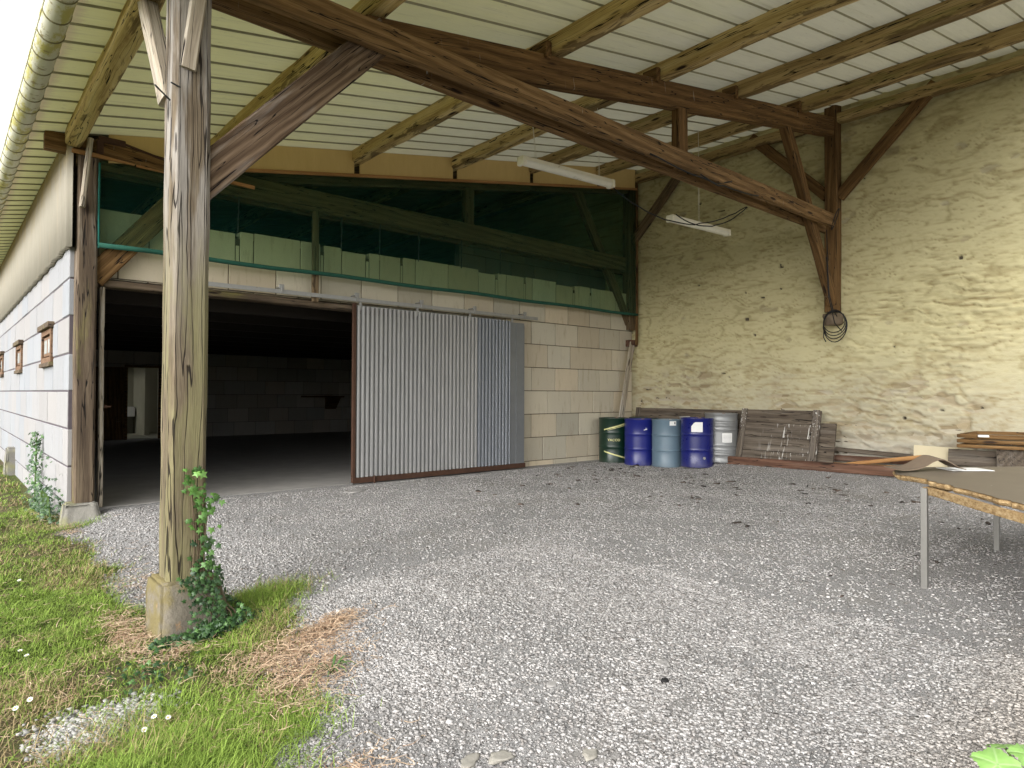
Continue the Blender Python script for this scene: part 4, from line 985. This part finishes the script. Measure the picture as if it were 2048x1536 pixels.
# ------------------------------------------------------------------ things leaning on the stone wall
g = G('bird_dropping_boards', .88, .15)
def boards(name, y0, y1, hgt, x0, lean, n, mat, lab, th=.03, z0=None, shear=0., ledge=True, group=None, drops=False):
    """a boarded leaf leaning on the wall: boards run along Y"""
    z0 = g1(x0, (y0+y1)/2) if z0 is None else z0
    t = empty(name, (x0, (y0+y1)/2, z0), lab, 'boarded panel', group); ly = abs(y1-y0)
    t.rotation_euler = (0, lean, 0)
    for i in range(n):
        a, b = hgt*i/n, hgt*(i+1)/n-.006
        o = beam('board', (-th/2+random.uniform(-.003, .003), ly/2+shear*a, (a+b)/2), (-th/2+random.uniform(-.003, .003), -ly/2+shear*a, (a+b)/2-.0), th, b-a, mat if i < 3 else WD['panel'], None, ch=.004, wob=.002); ml = o.matrix_world.copy(); o.parent = t; o.matrix_local = ml
    if ledge:
        for yy in (-ly/2+.07, ly/2-.07):
            o = beam('batten', (-th-.014, yy, .0), (-th-.014, yy+shear*hgt, hgt), .11, .028, mat, None, ch=.004, wob=.002, up=(1, 0, 0)); ml = o.matrix_world.copy(); o.parent = t; o.matrix_local = ml
    return t
g = wood('stained_door_boards', (.05, .04, .03), (.115, .093, .072), (.19, .16, .125), grey=.45, gcol=(.19, .165, .14), ring=4, bump=.7)
nt = g.node_tree; bs = nt.nodes['Principled BSDF']; src = bs.inputs['Base Color'].links[0].from_socket
gg = G.__new__(G); gg.m = g; gg.nt = nt; gg.b = bs
ob = gg.rnd(gg.co()); wn = gg.noise(gg.map(ob, (17, 17, 1.6)), 1.6, 4, .6); mm = gg.smooth(wn, .58, .62)
xm = gg.math('MULTIPLY', gg.smooth(gg.sep(gg.co())[0], .3, 1.1), gg.smooth(gg.noise(ob, 1.2, 2), .3, .42)); gg.set(bs.inputs['Base Color'], gg.mix(gg.math('MULTIPLY', mm, xm), src, (.62, .61, .58)))
M_DROP = g
random.seed(17)
boards('boarded_door', 6.1, 8.75, 1.02, 10.98, .17, 1, WD['panel'], 'long dark boarded panel leaning on the wall behind the drums', z0=.06)
boards('boarded_door', 4.85, 6.28, .99, 10.80, .27, 4, M_DROP, 'grey boarded door with white bird droppings leaning on the wall right of the drums', z0=.13)
boards('boarded_door', 4.62, 5.6, .76, 10.93, .20, 1, WD['panel'], 'narrow board end sticking out behind the boarded door with droppings', z0=.14, ledge=False)
o = beam('plank', (10.66, 6.35, .175), (10.72, 3.35, .225), .06, .15, WD['plank'], None, wob=.004); tag(o, 'long red brown plank on edge lying in front of the boarded doors', 'plank')
o = beam('plank', (11.1, 5.0, .19), (11.12, 3.2, .23), .05, .10, WD['batten'], None, wob=.003); tag(o, 'tan plank lowest against the wall behind the long red brown plank', 'plank')
o = beam('plank', (11.16, 4.9, .31), (11.16, 3.25, .34), .05, .09, WD['plank'], None, wob=.003); tag(o, 'brown plank stacked against the wall above the tan plank', 'plank')
o = beam('plank', (11.2, 4.85, .46), (11.2, 3.3, .41), .04, .07, WD['panel'], None, wob=.003); tag(o, 'thin grey lath highest against the wall left of the beige board', 'plank')
o = beam('plank', (10.78, 4.35, .26), (10.95, 3.35, .44), .03, .06, WD['batten'], None, wob=.002); tag(o, 'thin orange batten lying aslant on the planks', 'plank')
V = []; 
for x in (0, .012): V += [(x, .36, .0), (x, -.40, .0), (x, -.40, .40), (x, -.28, .42), (x, -.1, .41), (x, .36, .42)]
o = pydata('beige_board', V, [(0, 1, 2, 3, 4, 5), (11, 10, 9, 8, 7, 6)]+[(i, i+6, (i+1) % 6+6, (i+1) % 6) for i in range(6)], M_BEIGE); o.location = (10.98, 3.12, .19); o.rotation_euler = (0, .12, 0); tag(o, 'beige fibreboard sheet leaning on the wall left of the crate frame', 'board')
boards('boarded_panel', 1.6, 3.0, .46, 10.85, .2, 2, WD['panel'], 'weathered grey brown board standing behind the table', z0=.14, ledge=False)
cf = empty('slatted_frame', (11.0, 2.2, .62), 'stack of dark slatted wooden frames by the wall behind the table', 'frame')
for i in range(3):
    z = .03+.07*i
    for (a, b) in (((-.30, .62, z), (-.30, -.9, z+.02)), ((.15, .52, z+.03), (.15, -.9, z+.05)), ((-.30, .62, z), (.15, .52, z+.03)), ((-.30, -.2, z+.01), (.15, -.2, z+.04))):
        o = beam('slat', a, b, .05, .045, WD['brown'], None, ch=.004, wob=.002); ml = o.matrix_world.copy(); o.parent = cf; o.matrix_local = ml
m = MB(); m.box((-.02, -.18, 0), (.02, .18, .03), .006); o = m.build('offcut', M_PAPER); o.location = (10.72, 2.42, .785); o.rotation_euler = (.0, .1, .5); tag(o, 'small white offcut lying on the slatted frames', 'offcut')
m = MB(); m.box((-.25, -.4, .0), (.25, .4, .5), .01); o = m.build('wooden_box', WD['panel']); o.location = (11.0, 2.0, .14); tag(o, 'grey wooden box carrying the slatted frames', 'box')
o = beam('leaning_board', (10.42, 8.72, .10), (11.12, 8.86, 2.44), .03, .16, WD['strip'], None, wob=.003, up=(1, 0, 0)); tag(o, 'pale board leaning in the corner between block wall and stone wall', 'board')
o = beam('corner_batten', (11.19, 8.80, 2.4), (11.19, 8.80, 6.0), .06, .05, WD['brown'], None, wob=.003, up=(0, 1, 0)); tag(o, 'upright timber batten in the corner at the right edge of the net', 'batten')

# ------------------------------------------------------------------ table
g = G('grey_laminate_top', .55, .35); o_ = g.co(); n_ = g.noise(o_, 3, 6, .65); s_ = g.noise(g.map(o_, (1, 1, 1)), 40, 4, .7)
c_ = g.mix(n_, (.125, .102, .076), (.20, .165, .122)); c_ = g.mix(g.smooth(g.noise(g.map(o_, (1.5, 9, 1), rot=(0, 0, .8)), 1.5, 4, .6), .66, .72), c_, (.42, .40, .36)); M_LAM = g.out(c_, nrm=g.bump(s_, .08, .003))
g = G('torn_chipboard', .9, .15); o_ = g.co(); n_ = g.noise(g.map(o_, (18, 18, 40)), 1.4, 6, .75); c_ = g.ramp(n_, [(.3, (.11, .06, .027)), (.5, (.36, .245, .12)), (.7, (.55, .43, .26))]); M_CHIP = g.out(c_, nrm=g.bump(n_, .9, .012))
TB = empty('work_table', (5.7, 1.2, 0), 'makeshift table with a grey torn chipboard top on square steel legs', 'table')
def build_table():
    # outline in world XY, torn tip on the left
    corners = [(5.72, 1.93), (5.9, 2.02), (6.2, 1.99), (7.35, 1.12), (6.1, -.45), (4.05, .42)]
    out = []
    for i in range(len(corners)):
        a, b = corners[i], corners[(i+1) % len(corners)]; L = math.dist(a, b); n = max(2, int(L/.035))
        rag = .028 if i in (0, 5) else .005
        for j in range(n):
            t = j/n; dx, dy = b[0]-a[0], b[1]-a[1]; e = (mnoise.noise((i*7+t*L*9, 3, 1))+.6*mnoise.noise((i*7+t*L*30, 6, 1)))*rag
            out.append((a[0]+dx*t-dy/L*e, a[1]+dy*t+dx/L*e))
    V = []; n = len(out); lay = [(.742, 0.0), (.738, .006), (.722, .0), (.708, .010), (.702, .02)]
    cx, cy = 5.7, .95
    for (z, ins) in lay:
        for j, (x, y) in enumerate(out):
            d = math.hypot(x-cx, y-cy); k = 1-(ins+.006*mnoise.noise((x*14, y*14, z*60)))/d if z < .74 else 1.
            V.append((cx+(x-cx)*k, cy+(y-cy)*k, z-(.02*math.exp(-((x-5.75)**2+(y-1.95)**2)/.05))))
    F = []
    for l in range(len(lay)-1):
        for j in range(n): F.append((l*n+j, (l+1)*n+j, (l+1)*n+(j+1) % n, l*n+(j+1) % n))
    F.append(tuple((len(lay)-1)*n+j for j in range(n))[::-1])
    at(pydata('board_core', V, [q[::-1] for q in F], M_CHIP), TB)
    Vt = [(x, y, z+.002) for (x, y, z) in V[:n]]; Vt = [(cx+(x-cx)*.994, cy+(y-cy)*.994, z) for x, y, z in Vt]
    at(pydata('table_top', Vt+[(x, y, z-.0015) for x, y, z in Vt], [tuple(range(n))[::-1]]+[(j, n+j, n+(j+1) % n, (j+1) % n) for j in range(n)], M_LAM), TB)
    beam('apron', (5.24, 1.555, .675), (4.2, .6, .675), .04, .05, M_CHIP, TB, ch=.004, wob=.006)
    beam('apron', (5.36, 1.62, .66), (6.72, 1.50, .66), .04, .06, M_CHIP, TB, ch=.004, wob=.003)
    for (x, y) in ((5.21, 1.58), (6.72, 1.50), (4.35, .72), (6.0, .05)):
        z = g1(x, y)-.02; m = MB(); m.box((x-.02, y-.02, z), (x+.02, y+.02, .70), .004); o = m.build('leg', simple('bare_steel_tube', (.20, .195, .18), .4, .2, 9, .1, metal=.5) if 'leg_m' not in globals() else leg_m); at(o, TB)
build_table()
# folded cardboard, paper on the table
V = []; n = 12
for i in range(n+1):
    t = i/n; u = -.26+.52*t; h = .10*math.exp(-((t-.62)/.24)**2)+.012
    for y in (-.12, .14): V.append((u, y*(1-.3*t), h*(1 if y > 0 else .85)))
F = [(2*i, 2*i+1, 2*i+3, 2*i+2) for i in range(n)]
o = pydata('cardboard', V, F, M_CARD); o.location = (5.98, 1.80, .747); o.rotation_euler.z = -.75
sm = o.modifiers.new('thick', 'SOLIDIFY'); sm.thickness = .006; tag(o, 'bent piece of brown cardboard on the far edge of the table', 'cardboard')
m = MB(); m.box((-.17, -.1, 0), (.17, .1, .004)); o = m.build('paper_sheet', M_PAPER); o.location = (6.30, 1.62, .748); o.rotation_euler.z = -.7; tag(o, 'white sheet of paper lying on the table', 'paper')

# ------------------------------------------------------------------ strip lamps, cables
def strip_lamp(a, b, lab, hang):
    a = Vector(a); b = Vector(b); L = (b-a).length; t = empty('strip_lamp', tuple(a), lab, 'lamp', 'hanging strip lamps')
    t.rotation_euler = (b-a).to_track_quat('X', 'Z').to_euler()
    m = MB(); m.box((.06, -.055, .0), (L-.06, .055, .045), .008); m.build('housing', M_WHITEPL, t)
    V = []; F = []; n = 12; k = 12
    prof = [(.058*math.cos(PI+PI*i/k), -.001+.052*math.sin(PI+PI*i/k)) for i in range(k+1)]
    m = MB()
    for x in (.05, L-.05):
        for (p, q) in prof: m.v.append((x, p, q))
    for i in range(k): m.f.append((i, i+1, k+2+i, k+1+i))
    m.f.append(tuple(range(k+1))); m.f.append(tuple(range(k+1, 2*k+2))[::-1]); m.build('diffuser', M_TUBE, t, smooth=False)
    for x in (0, L-.06):
        m = MB(); m.box((x, -.06, -.055), (x+.06, .06, .05), .018); m.build('end_cap', M_WHITEPL, t)
    for (x, h, dx) in hang:
        m = MB(); m.tube([(x-.012, 0, .045), (x+dx, 0, h)], .002, 5); m.tube([(x+.012, 0, .045), (x+dx, 0, h)], .003, 5); m.build('hanging_string', M_STRING, t)
    return t
strip_lamp((4.95, 5.55, 4.0), (6.55, 5.55, 4.065), 'hanging strip lamp under the roof in the middle, longer looking of the two', [(.25, .62, -.05), (1.35, .92, .0)])
strip_lamp((7.86, 5.6, 3.87), (9.42, 5.6, 3.91), 'hanging strip lamp in front of the stone wall, right of the other lamp', [(.75, 1.45, .02)])
def sag(a, b, s, n=16, wig=.0):
    a = Vector(a); b = Vector(b)
    return [tuple(a.lerp(b, i/n)-Vector((0, 0, s*4*(i/n)*(1-i/n)))+Vector((wig*mnoise.noise((i*.7, s, 1)), 0, wig*mnoise.noise((i*.7, s, 5))))) for i in range(n+1)]
m = MB(); m.tube(sag((6.56, 5.55, 4.03), (8.75, 4.91, 4.06), .36, 22, .02), .008, 6); tag(m.build('power_cable', M_BLACK, smooth=True), 'black cable sagging from the middle lamp to the big beam', 'cable')
m = MB(); m.tube(sag((7.92, 5.53, 3.92), (8.78, 4.91, 4.055), .22, 16, .012), .008, 6); tag(m.build('power_cable', M_BLACK, smooth=True), 'black cable looping from the right lamp to the big beam', 'cable')
m = MB(); m.tube([(1.6+.3*i, 4.505+.006*math.sin(i*1.9), 4.075+.02*mnoise.noise((i*.8, 2, 3))) for i in range(9, 31)], .009, 6); 
m2 = MB(); pts = [(10.8, 4.5, 4.28)]+[(10.8+.13*math.sin(a)*.3, 4.52-.06*math.cos(a), 4.165+.16*math.cos(a)) for a in [i*.5 for i in range(26)]]
m2.tube(pts, .008, 6); tag(m2.build('cable_loop', M_BLACK, smooth=True), 'black cable wound round the right end of the big beam', 'cable')
m = MB(); m.tube([(10.72, 4.62, 4.0), (10.75, 4.62, 3.4), (10.76, 4.6, 2.95), (10.85, 4.58, 2.72), (10.95, 4.56, 2.62)], .008, 6)
m.tube([(10.66, 4.6, 3.55), (10.69, 4.58, 2.9), (10.84, 4.55, 2.5), (10.98, 4.5, 2.38)], .008, 6)
for k in range(4):
    r = .17+.02*k; m.tube([(10.98+.012*k+.02*math.sin(a*2+k), 4.62+r*math.cos(a)*(1-.06*k), 2.55-.03*k+r*1.08*math.sin(a)) for a in [2*PI*i/24 for i in range(25)]], .008, 6)
m.tube([(10.98, 4.78, 2.45), (10.98, 4.79, 2.3), (10.98, 4.75, 2.22)], .008, 6)
tag(m.build('coiled_cable', M_BLACK, smooth=True), 'black cable hanging down to a coil below the wall post', 'cable')
m = MB(); m.tube(sag((6.0, 4.53, 4.05), (8.4, 4.53, 4.05), .05, 14, .03), .009, 6); m.tube([(7.0, 4.53, 4.04), (7.2, 4.52, 4.0), (7.45, 4.6, 4.04), (7.7, 4.52, 4.1)], .009, 6); tag(m.build('power_cable', M_BLACK, smooth=True), 'black cable tacked under the middle of the big beam', 'cable')

# ------------------------------------------------------------------ ivy and other plants
def leafmat(name, a, b, back):
    g = G(name, .42, .4); o = g.co(); c = g.attr('col'); n = g.noise(o, 60, 3, .6)
    g.out(g.mix(g.math('MULTIPLY', n, .4), c, a), nrm=g.bump(n, .15, .003)); return g.m
M_IVY = leafmat('ivy_leaf', (.02, .05, .015), None, None)
IVYSH = [(0, -.05), (.28, -.30), (.62, -.18), (.42, .10), (.85, .42), (.38, .46), (.20, .62), (0, 1.1), (-.20, .62), (-.38, .46), (-.85, .42), (-.42, .10), (-.62, -.18), (-.28, -.30)]
def leaf_cloud(items):
    """items: (pos, normal, size, colour, spin) -> verts, faces, colours"""
    V = []; F = []; K = []
    for p, nrm, s, c, sp in items:
        q = Vector(nrm).normalized().to_track_quat('Z', 'Y'); n = len(V); ca, sa = math.cos(sp), math.sin(sp)
        V.append(tuple(Vector(p)+q @ Vector((0, 0, s*.05)))); K.append(c)
        for (x, y) in IVYSH:
            xx, yy = x*ca-y*sa, x*sa+y*ca
            V.append(tuple(Vector(p)+q @ Vector((xx*s*.55, yy*s*.55, -.10*s*(abs(x)+abs(y)*.6))))); K.append(tuple(min(1, t*1.05) for t in c))
        m = len(IVYSH)
        for i in range(m): F.append((n, n+1+i, n+1+(i+1) % m))
    return V, F, np.array(K)
def leaves(name, items, parent=None):
    V, F, K = leaf_cloud(items); return npmesh(name, np.array(V), np.array(F), M_IVY, parent, col=K)
random.seed(77)
def lc(b): 
    t = random.random(); d = (.012+.015*t, .035+.03*t, .014+.008*t); l = (.10+.08*t, .24+.12*t, .045+.03*t)
    return tuple(d[i]*(1-b)+l[i]*b for i in range(3))
iv = empty('ivy', (1.4, 4.5, -.1), 'ivy climbing the right side of the plinth and the front post', 'ivy')
it = []
for i in range(95):      # up the post
    z = .16+.70*random.random()**.9; b = .75 if z > .45 else .35
    x = 1.30+random.gauss(.035, .045); y = 4.585+random.gauss(-.015, .02)
    if z > .7: x = 1.27+random.gauss(0, .035)
    it.append(((x, y, z), (random.gauss(.25, .5), -1, random.gauss(.35, .4)), random.uniform(.045, .085), lc(min(1, max(0, random.gauss(b, .25)))), random.gauss(PI, .6)))
for i in range(620):     # right half of the plinth
    z = random.uniform(-.2, .19); x = random.uniform(1.16, 1.50); fy = 4.38+.12*(z+.25)/.39+.04*(x-1.03)/.4; edge = 1.47-.05*(z+.2)/.35
    if random.random() > (x-1.17)/.2+.25*(z > .08): continue
    if x > edge-.02: it.append(((edge+random.uniform(0, .035), random.uniform(fy-.02, fy+.4), z), (1, random.gauss(-.4, .5), random.gauss(.5, .4)), random.uniform(.03, .055), lc(max(0, random.gauss(.14, .14))), random.uniform(0, 6.3)))
    else: it.append(((x, fy-.015-.03*random.random(), z), (random.gauss(.2, .5), -1, random.gauss(.5, .4)), random.uniform(.03, .052), lc(max(0, random.gauss(.14, .14))), random.uniform(0, 6.3)))
for i in range(150):     # spilling to the right
    x = 1.47+abs(random.gauss(0, .10)); y = random.uniform(4.35, 4.8); it.append(((x, y, g1(x, y)+random.uniform(.02, .2)*max(.15, 1-(x-1.45)/.2)), (random.gauss(0, .5), random.gauss(-.6, .4), 1), random.uniform(.03, .055), lc(max(0, random.gauss(.2, .2))), random.uniform(0, 6.3)))
for i in range(420):     # foot of the plinth
    x = random.uniform(.96, 1.52); y = 4.32+.1*(x-1)/.5+random.gauss(0, .035); it.append(((x, y, g1(x, y)+random.uniform(.01, .07)), (random.gauss(0, .5), random.gauss(-.7, .4), .8), random.uniform(.03, .055), lc(max(0, random.gauss(.1, .15))), random.uniform(0, 6.3)))
for i in range(90):
    x = random.gauss(.92, .1); y = random.gauss(4.0, .12); it.append(((x, y, g1(x, y)+random.uniform(.01, .05)), (random.gauss(0, .5), random.gauss(-.4, .4), 1), random.uniform(.03, .05), lc(max(0, random.gauss(.12, .15))), random.uniform(0, 6.3)))
at(leaves('leaves', it), iv)
m = MB()
for k in range(5):
    m.tube([(1.42+.03*k-.03*i+.012*math.sin(i*2.2+k), 4.43+.022*i-.02*(k % 2) if i < 6 else 4.575, -.2+.06*i) for i in range(6)]+[(1.30+.02*(k-2)+.012*math.sin(i+k), 4.585, .17+.13*i) for i in range(5-k % 3)], .005, 6)
at(m.build('stems', simple('ivy_stem', (.10, .075, .045), .9, .3, 20, .3)), iv)
# weed at the edge of the straw
wd = empty('weed_tuft', (1.60, 3.28, g1(1.60, 3.28)), 'small green weed with long thin leaves at the edge of the straw and gravel', 'weed'); V = []; F = []
for k in range(16):
    a = 2*PI*k/16+random.uniform(-.3, .3); L = random.uniform(.06, .14); n = len(V)
    for i in range(6):
        t = i/5; w = .0045*math.sin(PI*min(1, .15+t*.85))+.0006; r_ = L*t; z = .05*math.sin(t*2.4)*(1+.5*math.sin(k))+.004
        for sd_ in (-1, 1): V.append((r_*math.cos(a)-sd_*w*math.sin(a), r_*math.sin(a)+sd_*w*math.cos(a), z+.001*sd_))
    for i in range(5): F.append((n+2*i, n+2*i+1, n+2*i+3, n+2*i+2))
pydata('leaves', V, F, simple('weed_leaf', (.06, .12, .03), .6, .3, 20, .1), wd)
m = MB(); m.tube([(0, 0, -.01), (.004, .003, .02), (.002, 0, .05)], .004, 6); m.build('stem', M_STEM, wd)
# plants at the foot of the white wall
wp = empty('wall_bush', (.98, 9.6, -.2), 'dark leafy bush growing at the foot of the white wall behind the pale plinth', 'bush'); it = []
for i in range(420):
    y = random.gauss(9.6, .38); x = random.gauss(.98, .055); z = -.22+abs(random.gauss(0, .24)); it.append(((x, y, z), (-.6, random.gauss(-.6, .6), random.gauss(.5, .4)), random.uniform(.04, .07), lc(max(0, random.gauss(.08, .14))), random.uniform(0, 6.3)))
at(leaves('leaves', it), wp); m = MB()
for k in range(7): m.tube([(1.0, 9.2+.13*k, -.25), (.99, 9.22+.13*k, 0), (.98, 9.25+.12*k, .15)], .006, 5)
at(m.build('stems', M_STEM), wp)
wp = empty('tall_weed', (.98, 11.3, -.25), 'tall narrow climbing weed against the white wall left of the dark bush', 'weed'); it = []
for i in range(230):
    z = random.random()**1.3*1.05; it.append(((random.gauss(1.03, .04), 11.2+random.gauss(0, .30*(1.15-z)), -.25+z), (-.7, random.gauss(-.5, .5), random.gauss(.5, .4)), random.uniform(.05, .09), lc(max(0, random.gauss(.25, .2))), random.uniform(0, 6.3)))
at(leaves('leaves', it), wp); m = MB(); m.tube([(1.03, 11.2, -.3), (1.04, 11.22, .2), (1.04, 11.15, .72)], .01, 6); at(m.build('stem', M_STEM), wp)
# sapling leaf at the bottom right
sp = empty('seedling', (2.62, .52, -.02), 'young plant with broad light green leaves in the bottom right corner', 'seedling')
g = G('light_green_leaf', .5, .3); o_ = g.co(); n_ = g.noise(o_, 40, 4, .6); cv_ = g.attr('col')
M_BROAD = g.out(g.mix(g.math('MULTIPLY', n_, .35), cv_, (.12, .23, .05)), nrm=g.bump(n_, .3, .004))
def broad_leaf(c, nrm, s, sp_):
    q = Vector(nrm).normalized().to_track_quat('Z', 'Y'); n = 120; m = 14; V = []; K = []; F = []
    for j in range(m+1):
        for i in range(n):
            th = 2*PI*i/n; w = ((th-PI*1.5+PI) % (2*PI))-PI
            lob = 1+.13*math.cos(5*th+.4)+.035*math.sin(23*th)-.62*math.exp(-(w/.22)**2)
            r = s*lob*j/m; d = abs((((th+.08)*5/(2*PI)+.5) % 1.)-.5)*2*PI/5*r
            v = math.exp(-(d/(.05*s))**2)*(r > .05*s)
            z = .10*s*math.sin(th*2+1)*(r/s)**2-.22*r*r/s+.10*s*min(1, d/(.25*s))*(r/s)
            a = th+sp_; p = q @ Vector((r*math.cos(a), r*math.sin(a), z)); V.append((p.x+c[0], p.y+c[1], p.z+c[2]))
            t = .5+.5*mnoise.noise((r*60, th*2, c[0]*9)); K.append(tuple(x*(1-v*.6)+y*v*.6 for x, y in zip((.16+.07*t, .30+.09*t, .075+.04*t), (.36, .50, .24))))
    for j in range(m):
        for i in range(n): F.append((j*n+i, (j+1)*n+i, (j+1)*n+(i+1) % n, j*n+(i+1) % n))
    return V, F, np.array(K)
for (c, nr, s, a) in (((2.43, .545, .235), (-.5, -.25, 1), .06, .3), ((2.56, .49, .24), (-.1, -.2, 1), .05, 1.2), ((2.52, .42, .17), (-.3, -.4, 1), .045, 2.2), ((2.66, .58, .20), (.2, .2, 1), .045, 3.)):
    V, F, K = broad_leaf(c, nr, s, a); at(npmesh('leaf', V, F, M_BROAD, smooth=True, col=K), sp)
m = MB()
for c in ((2.43, .545, .233), (2.56, .49, .238), (2.52, .42, .168), (2.66, .58, .198)): m.tube([(2.62, .52, -.05), (2.61, .52, .08), tuple((c[i]+(2.6, .52, .16)[i])/2 for i in range(3)), c], .004, 6)
at(m.build('stem', M_STEM), sp)

# ------------------------------------------------------------------ camera, light, render settings
f, yaw, pit, rol = 1317.3, 0.71750772, 0.01463355, -0.00396224
fwd = Vector((math.sin(yaw)*math.cos(pit), math.cos(yaw)*math.cos(pit), math.sin(pit)))
r0 = Vector((math.cos(yaw), -math.sin(yaw), 0)); d0 = fwd.cross(r0)
if d0.z > 0: d0 = -d0
rr = r0*math.cos(rol)+d0*math.sin(rol); dd = -r0*math.sin(rol)+d0*math.cos(rol)
cam = bpy.data.cameras.new('camera'); cam.sensor_width = 36; cam.lens = 36*f/2048; cam.clip_start = .05; cam.clip_end = 2000
co = bpy.data.objects.new('camera', cam); C.objects.link(co)
Mx = Matrix((rr, -dd, -fwd)).transposed().to_4x4(); Mx.translation = (0, 0, 1.35); co.matrix_world = Mx
S.camera = co
EL, AZ = math.radians(30), math.radians(256)     # azimuth clockwise from +Y: behind the camera on the lawn side, veiled by cloud
W = bpy.data.worlds.new('World'); S.world = W; W.use_nodes = True; nt = W.node_tree
sky = nt.nodes.new('ShaderNodeTexSky'); sky.sky_type = 'NISHITA'; sky.sun_disc = False; sky.sun_elevation = EL; sky.sun_rotation = AZ; sky.air_density = 1.; sky.dust_density = 3.; sky.ozone_density = 1.
hs = nt.nodes.new('ShaderNodeHueSaturation'); hs.inputs['Saturation'].default_value = .12
nt.links.new(sky.outputs[0], hs.inputs['Color']); bg = nt.nodes['Background']; nt.links.new(hs.outputs[0], bg.inputs['Color']); bg.inputs['Strength'].default_value = .15
sl = bpy.data.lights.new('sun', 'SUN'); sl.energy = .8; sl.angle = math.radians(85); sl.color = (1, .96, .90)
so = bpy.data.objects.new('sun', sl); C.objects.link(so)
sdir = Vector((math.sin(AZ)*math.cos(EL), math.cos(AZ)*math.cos(EL), math.sin(EL)))
so.rotation_euler = sdir.to_track_quat('Z', 'Y').to_euler()
S.view_settings.view_transform = 'Standard'; S.view_settings.look = 'None'; S.view_settings.exposure = 1.44; S.view_settings.gamma = 1
S.view_settings.use_curve_mapping = False
S.render.engine = 'CYCLES'
S.cycles.max_bounces = 14; S.cycles.diffuse_bounces = 9; S.cycles.transparent_max_bounces = 16; S.cycles.glossy_bounces = 4
S.cycles.use_denoising = True
try: S.cycles.denoising_prefilter = 'NONE'
except Exception: pass
